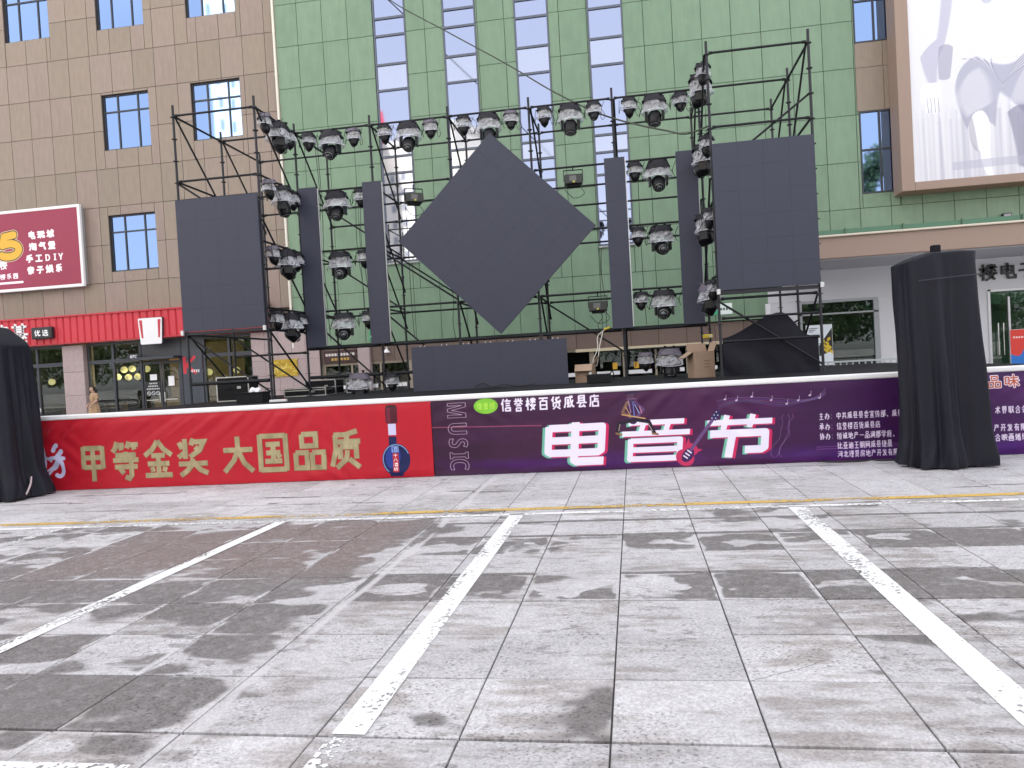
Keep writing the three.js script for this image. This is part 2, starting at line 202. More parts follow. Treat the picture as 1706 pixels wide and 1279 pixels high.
// ---------- the plaza: granite slabs, stains, painted bay lines ----------
const TX = 0.615, TZ = 0.597, X0 = -0.163, Z0 = -2.97;
const tileI = (x) => Math.floor((x - X0) / TX), tileJ = (z) => Math.floor((Z0 - z) / TZ);
function slabColour(x, z) {
  const i = tileI(x), j = tileJ(z), u = (x - X0) / TX - i, v = (Z0 - z) / TZ - j, h = hash2(i * 7 + 3, j * 13 + 5), h2 = hash2(i * 31 + 11, j * 17 + 29), h3 = hash2(i * 5 + 101, j * 3 + 77), zz = -z;
  let b = 0.475 + (h - 0.5) * 0.09;
  const s1 = vnoise(x * 260, z * 260), s2 = vnoise(x * 110 + 9, z * 110), fine = s1 * 0.5 + s2 * 0.5, mid = fbm(x * 24, z * 24, 3);
  b *= 0.62 + 0.76 * fine;                                       // granite grain
  b *= 0.90 + 0.20 * mid;
  b *= 0.88 + 0.24 * fbm(x * 3.1 + 4, z * 3.1, 4);
  let c = [b * 1.01, b * 0.985, b * 1.0];
  // grey-brown traffic film in streaks, stronger in some slabs
  const film = sstep(0.55 * fbm(x * 5 + i * 3.1, z * 17 + j * 1.7, 4) + 0.45 * fbm(x * 2.2 + 40, z * 2.2 + 7, 3) + 0.16 * (h3 - 0.5), 0.47, 0.70) * (zz > 8.1 ? 0.22 : 0.40);
  c = [c[0] * (1 - film * 0.80), c[1] * (1 - film * 0.88), c[2] * (1 - film * 0.95)];
  // damp and dirt, drying slab by slab: each slab keeps its own outline
  const wx = x + 0.16 * (fbm(x * 4, z * 4, 3) - 0.5), wz = z + 0.16 * (fbm(x * 4 + 9, z * 4 + 3, 3) - 0.5);
  const own = fbm(wx * 2.0 + h * 40, wz * 3.2 + h2 * 40, 4), far = fbm(wx * 0.9 + 3, wz * 1.5 + 1, 4), n = 0.56 * own + 0.44 * far + 0.07 * (fine - 0.5);
  const edge = Math.min(u, 1 - u, v, 1 - v), left = sstep(-x, 1.75, 2.3);
  const heavy = left * sstep(zz, 2.4, 2.9) * (1 - sstep(zz, 7.2, 7.7)), red = heavy * sstep(zz, 5.0, 5.9) * sstep(-x, 1.9, 2.4) * (1 - sstep(-x, 4.6, 5.6));
  let th = 0.69;
  if (heavy > 0) { th = lerp(th, lerp(zz < 4.2 ? 0.35 : 0.375, 0.465, sstep(-x, 4.6, 6.4)) - 0.04 * red + 0.12 * (h2 - 0.5), heavy) + 0.10 * heavy * (1 - sstep(edge, 0.0, 0.10)); }
  const wetRow = (zz > 4.77 && zz < 5.35) || (zz > 5.965 && zz < 6.545);
  if (wetRow && x > -2.0) th = 0.365 + 0.10 * (h2 - 0.5) + 0.13 * (1 - sstep(edge, 0.0, 0.09)) + 0.20 * sstep(fbm(x * 3.4 + h * 20, z * 5.5 + 3, 3) - 1.1 * Math.abs(v - 0.46) - 0.5 * Math.abs(u - 0.5), 0.28, 0.42) + 0.05 * sstep(x, 2.6, 3.4);
  else if (zz > 6.56 && zz < 7.8 && x > -2.0) th = 0.55 + 0.16 * (h2 - 0.5);
  else if (zz > 8.2) th = 0.70; else if (x > -0.2 && zz < 4.75) th = 0.66 + 0.05 * (h2 - 0.5);
  let m = sstep(n, th, th + 0.06);
  if (x > -2.0 && ((zz > 5.30 && zz < 5.62) || (zz > 6.5 && zz < 6.85) || (zz > 7.1 && zz < 7.4))) m = Math.max(m, sstep(0.115 + 0.05 * (fbm(x * 6, j * 3.7, 3) - 0.5) + 0.05 * (h - 0.5) - v, -0.01, 0.02) * (h3 > 0.18 ? 1 : 0));
  if (zz > 8.1) m = Math.max(m, sstep(0.10 * fbm(x * 2.2 + j * 5, j * 2.1, 3) - Math.abs(v - 0.12 - 0.2 * h), 0, 0.02) * sstep(fbm(x * 0.9 + j * 11, 1.3, 3), 0.54, 0.60));
  const grain = 0.50 + 1.0 * fine, dk = [0.150 + 0.035 * red, 0.138 + 0.004 * red, 0.135].map((q) => q * grain);
  m = clamp(m * (0.96 - 0.5 * Math.max(0, mid - 0.42)), 0, 1);
  c = c.map((q, k) => q * (1 - m) + dk[k] * m);
  // drips and gum, few and in clusters
  const sp = sstep(fbm(x * 9 + 5, z * 21 + 2, 4), 0.665, 0.70) * sstep(fbm(x * 1.4 + 60, z * 1.4, 2), 0.46, 0.60) * 0.6; c = c.map((q, k) => lerp(q, dk[k] * 1.25, sp));
  const pore = sstep(vnoise(x * 85 + 2, z * 120), 0.70, 0.88) * sstep(fbm(x * 2.6, z * 2.6 + 9, 3), 0.36, 0.60); c = c.map((q) => q * (1 - 0.46 * pore));
  // pale cement smear along an old cable cut, broken and uneven
  const cx = x + 1.93 + 0.05 * Math.max(0, (6 - zz) / 3) + 0.05 * (fbm(z * 1.7, 7, 3) - 0.5), wd = 0.03 + 0.09 * Math.max(0, fbm(z * 1.6 + 8, x * 2.5, 3) - 0.38) * (zz < 6.4 ? 2.0 : 0.5), cm = sstep(wd - Math.abs(cx), -0.012, 0.02) * sstep(fbm(z * 2.3 + 31, x * 5, 3), 0.30, 0.44) * (zz < 10.4 ? 0.85 : 0);
  c = c.map((q, k) => lerp(q, [0.53, 0.515, 0.52][k] * (0.80 + 0.38 * fine), cm));
  // a broken slab corner
  const cr = Math.abs((z + 3.55) * -0.9 - (x - 0.45) * 0.62 + 0.06 * (fbm(x * 9, z * 9, 3) - 0.5)); if (x > 0.46 && x < 0.84 && zz > 3.5 && zz < 4.1 && cr < 0.005) c = c.map((q) => q * 0.55);
  return c;
}
const zones = [
  { x0: -4.3, x1: 3.3, z0: -4.761, z1: -1.7, w: 2048, h: 1024 },
  { x0: -7.2, x1: 4.7, z0: -7.149, z1: -4.761, w: 2048, h: 640 },
  { x0: -10.6, x1: 6.6, z0: -11.0, z1: -7.149, w: 2048, h: 640 },
].map((q) => {
  q.tex = dataTex(q.w, q.h, (px, py) => slabColour(q.x0 + (q.x1 - q.x0) * (px + 0.5) / q.w, q.z1 + (q.z0 - q.z1) * (py + 0.5) / q.h));
  q.mat = std([1, 1, 1], 0.82, { map: q.tex });
  return q;
});
function slabGeo(i, j, zone) { // a slab with a small chamfer; uv from its place in the plaza
  const wide = (q) => (q === 0 || (q === 3 && i > -3) ? 0.011 : 0.0055), x0 = X0 + i * TX + 0.004, x1 = x0 + TX - 0.008, z0 = Z0 - j * TZ - wide(j), z1 = Z0 - (j + 1) * TZ + wide(j + 1), e = 0.003, t = (hash2(i + 50, j + 90) - 0.5) * 0.003, lo = -0.02, s = -e;
  const P = [[x0, lo, z0], [x1, lo, z0], [x1, lo, z1], [x0, lo, z1], [x0, t + s, z0], [x1, t + s, z0], [x1, t + s, z1], [x0, t + s, z1], [x0 + e, t, z0 - e], [x1 - e, t, z0 - e], [x1 - e, t, z1 + e], [x0 + e, t, z1 + e]];
  const Q = [[8, 9, 10, 11], [4, 5, 9, 8], [5, 6, 10, 9], [6, 7, 11, 10], [7, 4, 8, 11], [0, 1, 5, 4], [1, 2, 6, 5], [2, 3, 7, 6], [3, 0, 4, 7]];
  const p = [], uv = [];
  for (const q of Q) for (const k of [0, 1, 2, 0, 2, 3]) { const a = P[q[k]]; p.push(...a); uv.push((a[0] - zone.x0) / (zone.x1 - zone.x0), (a[2] - zone.z1) / (zone.z0 - zone.z1)); }
  const g = new THREE.BufferGeometry(); g.setAttribute('position', new THREE.Float32BufferAttribute(p, 3)); g.setAttribute('uv', new THREE.Float32BufferAttribute(uv, 2)); g.computeVertexNormals(); return g;
}
const groutMat = std([0.085, 0.083, 0.08], 0.95);
const flat = (x0, x1, z0, z1, y, rep = 1) => { const g = new THREE.PlaneGeometry(x1 - x0, z1 - z0); g.rotateX(-Math.PI / 2); g.translate((x0 + x1) / 2, y, (z0 + z1) / 2); const p = g.attributes.position, uv = g.attributes.uv; for (let k = 0; k < p.count; k++) uv.setXY(k, p.getX(k) * rep, p.getZ(k) * rep); return g; };
const RX0 = X0 - 17 * TX, RX1 = X0 + 12 * TX, RZ0 = Z0 - 13 * TZ, RZ1 = Z0 + 4 * TZ;
const plaza = struct('plaza', flat(RX0, RX1, RZ0, RZ1, -0.014), groutMat);
{
  const frus = new THREE.Frustum().setFromProjectionMatrix(new THREE.Matrix4().multiplyMatrices(camera.projectionMatrix, camera.matrixWorldInverse));
  const rest = [[], [], []];
  for (let j = -4; j < 13; j++) for (let i = -17; i < 12; i++) {
    const zm = Z0 - (j + 0.5) * TZ, xm = X0 + (i + 0.5) * TX, k = zm > zones[0].z0 ? 0 : zm > zones[1].z0 ? 1 : 2, g = slabGeo(i, j, zones[k]);
    if (frus.intersectsSphere(new THREE.Sphere(V(xm, 0, zm), 0.3))) mesh('paving_slab', g, zones[k].mat, plaza); else rest[k].push(g);
  }
  rest.forEach((l, k) => { if (l.length) { const o = mesh('outer_paving', mergeGeometries(l), zones[k].mat, plaza); o.userData.kind = 'stuff'; } });
}
{ // the paving goes on to the horizon, one sheet round the slabs
  const t = dataTex(1024, 1024, (x, y) => { const X = x / 1024 * 9.2, Y = y / 1024 * 9.2, jx = Math.abs(((X / 0.6133) % 1) - 0.5) > 0.487, jy = Math.abs(((Y / 0.6133) % 1) - 0.5) > 0.487, h = hash2(Math.floor(X / 0.6133), Math.floor(Y / 0.6133)); const b = (jx || jy ? 0.12 : 0.42 + 0.07 * (h - 0.5)) * (0.8 + 0.4 * fbm(X * 9, Y * 9, 4)); return [b, b, b * 1.02]; });
  t.wrapS = t.wrapT = THREE.RepeatWrapping;
  const m = std([1, 1, 1], 0.85, { map: t }), r = 1 / 9.2, g = mergeGeometries([flat(-500, RX0, -500, 500, -0.004, r), flat(RX1, 500, -500, 500, -0.004, r), flat(RX0, RX1, -500, RZ0, -0.004, r), flat(RX0, RX1, RZ1, 500, -0.004, r)]);
  struct('ground', g, m);
}
{ // worn paint: the outline of each stripe is broken where the paint is gone
  const wear = (rx, rz, hard, sd) => dataTex(256, 1024, (x, y) => { const X = x / 256 * rx, Y = y / 1024 * rz, n = 0.50 * fbm(X * 7 + sd, Y * 1.6 + sd, 4) + 0.5 * fbm(X * 60 + sd, Y * 60, 2), e = Math.min(x, 255 - x) / 256 * rx; const a = sstep(n, hard - 0.05, hard + 0.05) * sstep(e + 0.005 * (fbm(X * 50, Y * 50, 2) - 0.4), 0.0, 0.006); return [a, a, a]; }, false);
  const paint = (c, rx, rz, hard, sd) => { const t = wear(rx, rz, hard, sd); return std(c, 0.75, { alphaMap: t, transparent: true }); };
  const strip = (name, a, b, w, m) => { // a, b: [x, z]
    const dx = b[0] - a[0], dz = b[1] - a[1], L = Math.hypot(dx, dz), nx = -dz / L * w / 2, nz = dx / L * w / 2, N = Math.max(2, Math.round(L / 0.3));
    const g = sheet(1, N, (u, v) => [a[0] + dx * v + nx * (u * 2 - 1), 0.0045, a[1] + dz * v + nz * (u * 2 - 1)]);
    const n = g.attributes.normal; if (n.getY(0) < 0) { const ix = g.index.array; for (let k = 0; k < ix.length; k += 3) { const q = ix[k]; ix[k] = ix[k + 1]; ix[k + 1] = q; } g.computeVertexNormals(); }
    const o = struct(name, g, m); return o; };
  const white = [0.74, 0.74, 0.735];
  strip('bay_line', [-1.255, -2.98], [-1.235, -7.62], 0.155, paint(white, 0.15, 4.6, 0.375, 3)); strip('bay_line', [-1.26, -2.70], [-1.255, -2.955], 0.15, paint(white, 0.15, 0.25, 0.56, 9));
  strip('bay_line', [1.50, -1.4], [1.475, -7.62], 0.165, paint(white, 0.15, 6.2, 0.36, 17));
  strip('bay_line', [-3.79, -2.2], [-3.74, -7.5], 0.13, paint(white, 0.15, 5.2, 0.40, 29));
  strip('bay_line', [-2.75, -2.665], [-2.05, -2.675], 0.06, paint(white, 0.06, 0.7, 0.42, 91));
  strip('bay_line', [-6.33, -5.0], [-6.28, -7.4], 0.13, paint(white, 0.15, 2.4, 0.42, 41));
  strip('front_line', [-10.2, -7.36], [6.0, -7.72], 0.10, paint(white, 0.1, 16, 0.43, 53));
  strip('yellow_line', [-10.4, -7.60], [6.4, -8.02], 0.135, paint([0.60, 0.39, 0.10], 0.13, 17, 0.46, 71));
}
// ---------- the department store: mass, cladding, windows ----------
const FZ = -26, GZ = -25.85;
const streak = (sd, tint) => dataTex(128, 192, (x, y) => { const n = 0.55 * fbm(x / 9 + sd, y / 90 + sd, 4) + 0.45 * fbm(x / 40 + sd, y / 40, 4), f = vnoise(x * 0.9 + sd, y * 0.9); const b = 0.82 + 0.30 * n + 0.05 * (f - 0.5); return [b * 0.92 * tint[0], b * 0.92 * tint[1], b * 0.92 * tint[2]]; });
const brownMaps = [1, 2, 3].map((k) => streak(k * 37, [1, 1, 1])), greenMaps = [5, 6, 7].map((k) => streak(k * 53, [1, 1, 1]));
const brownMats = [[0.285, 0.227, 0.175], [0.294, 0.234, 0.181], [0.298, 0.228, 0.189], [0.272, 0.219, 0.168], [0.304, 0.237, 0.193]].map((c, k) => std(c, 0.55, { map: brownMaps[k % 3] }));
const greenMats = [[0.184, 0.288, 0.186], [0.191, 0.297, 0.193], [0.178, 0.281, 0.182], [0.197, 0.302, 0.199]].map((c, k) => std(c, 0.5, { map: greenMaps[k % 3] }));
const jointMat = std([0.05, 0.042, 0.036], 0.9), greenJoint = std([0.022, 0.04, 0.026], 0.9);
const frameMat = std([0.035, 0.04, 0.05], 0.45, { metalness: 0.2 }), darkAlu = std([0.045, 0.05, 0.062], 0.42, { metalness: 0.3 });
const mirrorGlass = phys([0.30, 0.345, 0.47], 0.03, { metalness: 1 }), blueGlass = phys([0.20, 0.30, 0.50], 0.03, { metalness: 1 });
const spandrelGlass = phys([0.36, 0.40, 0.50], 0.09, { metalness: 1 });
const clearGlass = phys([0.62, 0.70, 0.70], 0.0, { transmission: 1, thickness: 0, ior: 1.42 });
// rectangles [x0, x1, y0, y1] of a grid with holes cut out
function cutGrid(xs, ys, holes) {
  const out = [];
  for (let a = 0; a + 1 < xs.length; a++) for (let b = 0; b + 1 < ys.length; b++) {
    let l = [[xs[a], xs[a + 1], ys[b], ys[b + 1]]];
    for (const h of holes) l = l.flatMap((r) => {
      const x0 = Math.max(r[0], h[0]), x1 = Math.min(r[1], h[1]), y0 = Math.max(r[2], h[2]), y1 = Math.min(r[3], h[3]);
      if (x0 >= x1 - 1e-6 || y0 >= y1 - 1e-6) return [r];
      return [[r[0], x0, r[2], r[3]], [x1, r[1], r[2], r[3]], [x0, x1, r[2], y0], [x0, x1, y1, r[3]]].filter((q) => q[1] - q[0] > 0.03 && q[3] - q[2] > 0.03);
    });
    out.push(...l);
  }
  return out;
}
const range = (a, b, s) => { const o = []; for (let k = a; s > 0 ? k <= b + 1e-6 : k >= b - 1e-6; k += s) o.push(k); return o; };
function clad(parent, rects, mats, z, gap = 0.018, t = 0.035, name = 'cladding_panel') { for (const r of rects) mesh(name, bx(r[1] - r[0] - gap, r[3] - r[2] - gap, t), mats[Math.floor(rnd() * mats.length)], parent, [(r[0] + r[1]) / 2, (r[2] + r[3]) / 2, z - t / 2]); }

// brown wing
const brown = thing('brown_building', 'brown panelled store wing with square windows, left of the green facade', 'building');
mesh('wall', merge([at(bx(50, 30.6, 33), -37, 18.7, FZ - 16.75), at(bx(50, 3.4, 26), -37, 1.7, FZ - 19)]), std([0.25, 0.195, 0.155], 0.7), brown);
const brownWindows = [[-19.12, -17.20, 10.43, 12.48], [-15.48, -13.55, 10.43, 12.52], [-19.16, -17.24, 5.90, 8.0], [-19.12, -17.20, 14.90, 17.0], [-15.48, -13.55, 14.90, 17.0], [-23.0, -21.1, 14.90, 17.0]];
clad(brown, cutGrid(range(-27.4, -12.0, 0.8775).concat([-12.0]), [4.1, 5.50, 6.915, 8.33, 9.745, 11.16, 12.575, 13.99, 15.405, 16.82], brownWindows), brownMats, FZ);
mesh('joint_backing', merge(cutGrid([-27.5, -12.0], [4.05, 16.95], brownWindows).map((r) => at(bx(r[1] - r[0], r[3] - r[2], 0.16), (r[0] + r[1]) / 2, (r[2] + r[3]) / 2, FZ - 0.125))), jointMat, brown);
for (const [x0, x1, y0, y1] of brownWindows) {
  const w = x1 - x0, h = y1 - y0, cx = (x0 + x1) / 2, cy = (y0 + y1) / 2, zf = FZ - 0.13, s = 0.05, tr = y1 - 0.62;
  const fr = [at(bx(w, s, 0.06), cx, y0 + s / 2, zf), at(bx(w, s, 0.06), cx, y1 - s / 2, zf), at(bx(s, h - 2 * s, 0.06), x0 + s / 2, cy, zf), at(bx(s, h - 2 * s, 0.06), x1 - s / 2, cy, zf)];
  const m1 = x0 + w * 0.31, m2 = x0 + w * 0.74;
  for (const m of [m1, m2]) fr.push(at(bx(0.055, h - 2 * s, 0.055), m, cy, zf));
  for (const [a, b] of [[x0 + s, m1 - 0.0275], [m1 + 0.0275, m2 - 0.0275], [m2 + 0.0275, x1 - s]]) fr.push(at(bx(b - a, 0.055, 0.05), (a + b) / 2, tr, zf));
  const win = mesh('window', merge(fr), frameMat, brown);
  for (const [a, b] of [[x0 + s, m1 - 0.0275], [m1 + 0.0275, m2 - 0.0275], [m2 + 0.0275, x1 - s]]) for (const [c, d] of [[y0 + s, tr - 0.0275], [tr + 0.0275, y1 - s]]) mesh('pane', bx(b - a, d - c, 0.012), blueGlass, win, [(a + b) / 2, (c + d) / 2, zf - 0.012], [rr(-0.003, 0.003), rr(-0.003, 0.003), 0]);
}
// green front
const green = thing('green_building', 'green panelled store front with four tall glass strips behind the stage', 'building');
mesh('wall', merge([at(bx(52, 31.4, 33), 14.05, 18.3, GZ - 16.62), at(bx(52, 2.6, 26), 14.05, 1.3, FZ - 19)]), std([0.12, 0.22, 0.12], 0.7), green);
const strips = [-8.34, -5.865, -3.375, -0.905].map((x) => [x, x + 1.155, 5.40, 17]);
const rightWins = [[7.45, 8.62, 11.12, 13.6], [7.50, 8.66, 6.36, 8.97]];
const brownInset = [7.45, 12.6, 8.97, 11.12];
const gx = range(-11.15 - 0.928, 13, 0.928); gx[0] = -11.97;
const gy = [2.60, 4.42, 5.91, 7.39, 8.875, 10.355, 11.84, 13.32, 14.81, 16.3];
clad(green, cutGrid(gx, gy, [...strips, ...rightWins, brownInset, [8.62, 14, 6.3, 17], [4.75, 14, 2, 4.6]]), greenMats, GZ);
mesh('joint_backing', merge([at(bx(3.6, 14, 0.02), -10.16, 9.6, GZ - 0.045), at(bx(1.30, 14, 0.02), -6.535, 9.6, GZ - 0.045), at(bx(1.33, 14, 0.02), -4.045, 9.6, GZ - 0.045), at(bx(1.30, 14, 0.02), -1.565, 9.6, GZ - 0.045), at(bx(7.2, 14, 0.02), 3.85, 9.6, GZ - 0.045), at(bx(5.1, 1.8, 0.02), 10.0, 5.4, GZ - 0.045), ...strips.map((s) => at(bx(1.155, 2.8, 0.02), s[0] + 0.5775, 3.98, GZ - 0.045))]), greenJoint, green);
clad(green, cutGrid([7.45, 8.28, 8.62], [8.97, 10.34, 11.12], []), brownMats, GZ - 0.002, 0.014, 0.035, 'brown_panel');
for (const [x0, x1, y0] of strips) { // tall glass strip: glazed bands between flat transoms
  const ts = [5.40, 6.55, 8.49, 9.07, 9.92, 11.38, 12.27, 13.27, 13.87, 15.2, 17].filter((y) => true), zf = GZ - 0.02, cx = (x0 + x1) / 2;
  const fr = [at(bx(0.05, 11.6, 0.08), x0 + 0.025, 11.2, zf), at(bx(0.05, 11.6, 0.08), x1 - 0.025, 11.2, zf)];
  const levels = [5.40, 7.75, 8.49, 9.07, 11.38, 12.27, 13.27, 13.87, 15.9];
  for (const y of levels) fr.push(at(bx(1.055, 0.075, 0.075), cx, y, zf));
  const win = mesh('window', merge(fr), std([0.10, 0.115, 0.15], 0.45, { metalness: 0.3 }), green);
  for (let k = 0; k + 1 < levels.length; k++) { const a = levels[k] + 0.0375, b = levels[k + 1] - 0.0375; mesh('pane', bx(1.055, b - a, 0.012), k === 4 || k === 2 ? spandrelGlass : mirrorGlass, win, [cx, (a + b) / 2, zf - 0.012], [rr(-0.002, 0.002), rr(-0.002, 0.002), 0]); }
  mesh('strip_sill', bx(1.2, 0.06, 0.12), std([0.30, 0.33, 0.31], 0.6), win, [cx, 5.34, GZ + 0.02]);
}
for (const [x0, x1, y0, y1] of rightWins) {
  const w = x1 - x0, h = y1 - y0, cx = (x0 + x1) / 2, cy = (y0 + y1) / 2, zf = GZ - 0.04, s = 0.05, m1 = x0 + w * 0.52, tr = y0 + h * 0.53;
  const fr = [at(bx(w, s, 0.07), cx, y0 + s / 2, zf), at(bx(w, s, 0.07), cx, y1 - s / 2, zf), at(bx(s, h - 2 * s, 0.07), x0 + s / 2, cy, zf), at(bx(0.15, h - 2 * s, 0.07), x1 - 0.075, cy, zf), at(bx(0.06, h - 2 * s, 0.06), m1, cy, zf), at(bx(m1 - x0 - s - 0.03, 0.06, 0.055), (x0 + s + m1 - 0.03) / 2, tr, zf), at(bx(x1 - 0.15 - m1 - 0.03, 0.06, 0.055), (m1 + 0.03 + x1 - 0.15) / 2, tr, zf)];
  const win = mesh('window', merge(fr), frameMat, green);
  for (const [a, b] of [[x0 + s, m1 - 0.03], [m1 + 0.03, x1 - 0.15]]) for (const [c, d] of [[y0 + s, tr - 0.03], [tr + 0.03, y1 - s]]) mesh('pane', bx(b - a, d - c, 0.012), blueGlass, win, [(a + b) / 2, (c + d) / 2, zf - 0.012], [rr(-0.002, 0.002), rr(-0.002, 0.002), 0]);
}
// cream down-pipe on the corner of the green front
{ const p = thing('drain_pipe', 'thin cream drain pipe running down the left edge of the green facade', 'pipe', [-12.03, 0, GZ + 0.03]);
  mesh('pipe', cyl(0.045, 0.045, 14.4, 10), std([0.72, 0.70, 0.60], 0.6), p, [0, 9.8, 0]);
  for (let k = 0; k < 9; k++) mesh('bracket', bx(0.13, 0.03, 0.07), std([0.5, 0.48, 0.42], 0.6), p, [0, 3.4 + k * 1.5, -0.02]); }
// ---------- billboard, canopy and the right-hand shop ----------
const tan = std([0.30, 0.215, 0.17], 0.55), tanMats = [tan, std([0.32, 0.228, 0.18], 0.55)];
{ const b = thing('billboard', 'huge pale grey advertising billboard in a brown frame, upper right', 'billboard', [0, 0, 0]);
  const zf = GZ + 0.8, x0 = 8.42, x1 = 17, y0 = 6.18, y1 = 16.5;
  mesh('frame', merge([at(rbx(0.38, y1 - y0, 0.78, 0.02), x0 + 0.19, (y0 + y1) / 2, zf - 0.40), at(rbx(x1 - x0 - 0.38, 0.26, 0.78, 0.02), (x0 + 0.38 + x1) / 2, y0 + 0.13, zf - 0.40)]), tan, b);
  const t = canvasTex(1024, 1200, (g, W, H) => { // faint greyscale print: a seated figure in loose clothes
    const X = (m) => (m - 8.8) / 8.2 * W, Y = (m) => (16.5 - m) / 10.06 * H, P = (l) => { g.beginPath(); l.forEach(([a, c], k) => k ? g.lineTo(X(a), Y(c)) : g.moveTo(X(a), Y(c))); };
    const S = (l) => { g.beginPath(); g.moveTo(X(l[0][0]), Y(l[0][1])); for (let k = 1; k + 1 < l.length; k += 2) g.quadraticCurveTo(X(l[k][0]), Y(l[k][1]), X(l[k + 1][0]), Y(l[k + 1][1])); };
    g.fillStyle = '#dcdde3'; g.fillRect(0, 0, W, H);
    const soft = (l, c, n, spread) => { for (let k = 0; k < n; k++) { const e = spread * (k / n - 0.5); g.fillStyle = c; S(l.map(([x, y]) => [x + e * (0.5 + 0.5 * Math.sin(y * 3)), y + e * 0.6])); g.fill(); } };
    for (let k = 0; k < 260; k++) { const x = 8.85 + rnd() * 8, y = 8.7 - rnd() * 0.5; g.fillStyle = `rgba(132,133,150,${0.03 + rnd() * 0.07})`; P([[x, y], [x + 0.02 + rnd() * 0.10, y], [x + 0.04 + rnd() * 0.1, 6.4], [x, 6.4]]); g.fill(); }
    soft([[9.85, 12.9], [9.8, 11.6], [9.62, 10.7], [9.3, 10.5], [9.12, 10.2], [9.3, 9.2], [9.55, 9.25], [9.6, 10.3], [9.78, 10.4], [10.1, 11.4], [10.2, 12.9]], 'rgba(165,166,182,0.09)', 9, 0.10);
    soft([[9.66, 10.45], [9.9, 10.6], [10.06, 10.4], [10.0, 9.9], [9.94, 9.5], [9.8, 9.4], [9.62, 9.5], [9.6, 10.0], [9.66, 10.45]], 'rgba(140,142,160,0.10)', 8, 0.05);
    g.fillStyle = '#eceef3'; S([[9.15, 9.4], [9.02, 9.0], [9.12, 8.75], [9.2, 9.0], [9.22, 8.5], [9.3, 8.5], [9.33, 8.85], [9.37, 8.42], [9.45, 8.45], [9.46, 8.85], [9.51, 8.45], [9.58, 8.5], [9.57, 8.9], [9.64, 8.55], [9.68, 8.8], [9.7, 9.1], [9.66, 9.4]]); g.fill();
    g.lineWidth = 2.5; for (let k = 0; k < 4; k++) { g.strokeStyle = 'rgba(120,122,140,0.6)'; P([[9.26 + k * 0.105, 8.95], [9.29 + k * 0.10, 8.5]]); g.stroke(); }
    soft([[10.08, 9.2], [10.15, 9.9], [10.7, 10.05], [11.4, 9.55], [11.8, 9.8], [12.4, 10.4], [14.5, 10.3], [14.5, 8.6], [12.0, 8.2], [11.5, 8.8], [11.3, 8.95], [11.2, 8.6], [11.15, 7.9], [10.6, 8.55], [10.35, 7.9], [10.08, 8.7], [10.08, 9.2]], 'rgba(150,151,168,0.085)', 11, 0.10);
    soft([[10.15, 8.9], [10.3, 9.6], [10.75, 9.7], [11.1, 9.4], [11.05, 8.6], [10.8, 8.5], [10.4, 8.3], [10.2, 8.4], [10.15, 8.9]], 'rgba(232,233,240,0.06)', 9, 0.25);
    soft([[11.6, 8.6], [11.9, 9.8], [12.6, 9.9], [13.0, 9.6], [13.2, 8.7], [12.4, 8.5], [11.6, 8.6]], 'rgba(232,233,240,0.05)', 9, 0.25);
    for (let k = 0; k < 26; k++) { const t = k / 26, cx = 10.62, r = 0.18 + 0.42 * t; g.strokeStyle = `rgba(${k % 2 ? '236,237,243' : '140,142,160'},0.11)`; g.lineWidth = 3; g.beginPath(); g.ellipse(X(cx), Y(8.55), r / 8.2 * W, r * 1.9 / 10.06 * H, 0.08, Math.PI * 1.02, Math.PI * 1.95); g.stroke(); g.beginPath(); g.ellipse(X(12.5), Y(8.5), r * 1.5 / 8.2 * W, r * 2.0 / 10.06 * H, -0.05, Math.PI * 1.05, Math.PI * 1.95); g.stroke(); }
    for (let k = 0; k < 9; k++) { g.strokeStyle = `rgba(${k % 2 ? '245,246,250' : '116,118,136'},0.45)`; g.lineWidth = 4; const e = k * 0.05; S([[10.3 + e * 2, 10.02 - e * 0.2], [11.1, 9.95 - e], [11.42, 9.0 + e * 0.3]]); g.stroke(); S([[11.40, 9.0 + e * 0.4], [11.75, 9.95 - e], [12.5, 10.3 - e]]); g.stroke(); }
    g.fillStyle = '#e9ebf0'; S([[10.4, 8.0], [10.5, 8.45], [10.8, 8.42], [11.05, 8.2], [11.0, 7.6], [10.95, 7.0], [11.05, 6.4], [10.75, 6.4], [10.7, 7.2], [10.45, 7.4], [10.4, 8.0]]); g.fill();
    soft([[10.4, 8.0], [10.42, 7.3], [10.65, 7.2], [10.6, 7.8], [10.5, 8.3], [10.42, 8.2], [10.4, 8.0]], 'rgba(150,151,168,0.10)', 8, 0.06);
    soft([[11.5, 8.3], [11.7, 7.4], [11.75, 6.7], [12.1, 6.5], [12.3, 6.8], [12.1, 7.8], [12.2, 8.4], [11.8, 8.6], [11.5, 8.3]], 'rgba(118,120,138,0.09)', 10, 0.10);
    g.strokeStyle = 'rgba(185,187,205,0.9)'; g.lineWidth = 13; g.beginPath(); g.ellipse(X(11.05), Y(12.2), 26, 66, 0, 0, 7); g.stroke();
    g.fillStyle = 'rgba(170,172,190,0.5)'; P([[9.9, 6.95], [13, 7.0], [13, 6.75], [9.9, 6.7]]); g.fill();
  });
  mesh('printed_sheet', bx(x1 - 8.8, y1 - 6.44, 0.02), std([1, 1, 1], 0.6, { map: t }), b, [(8.8 + x1) / 2, (6.44 + y1) / 2, zf - 0.09]);
}
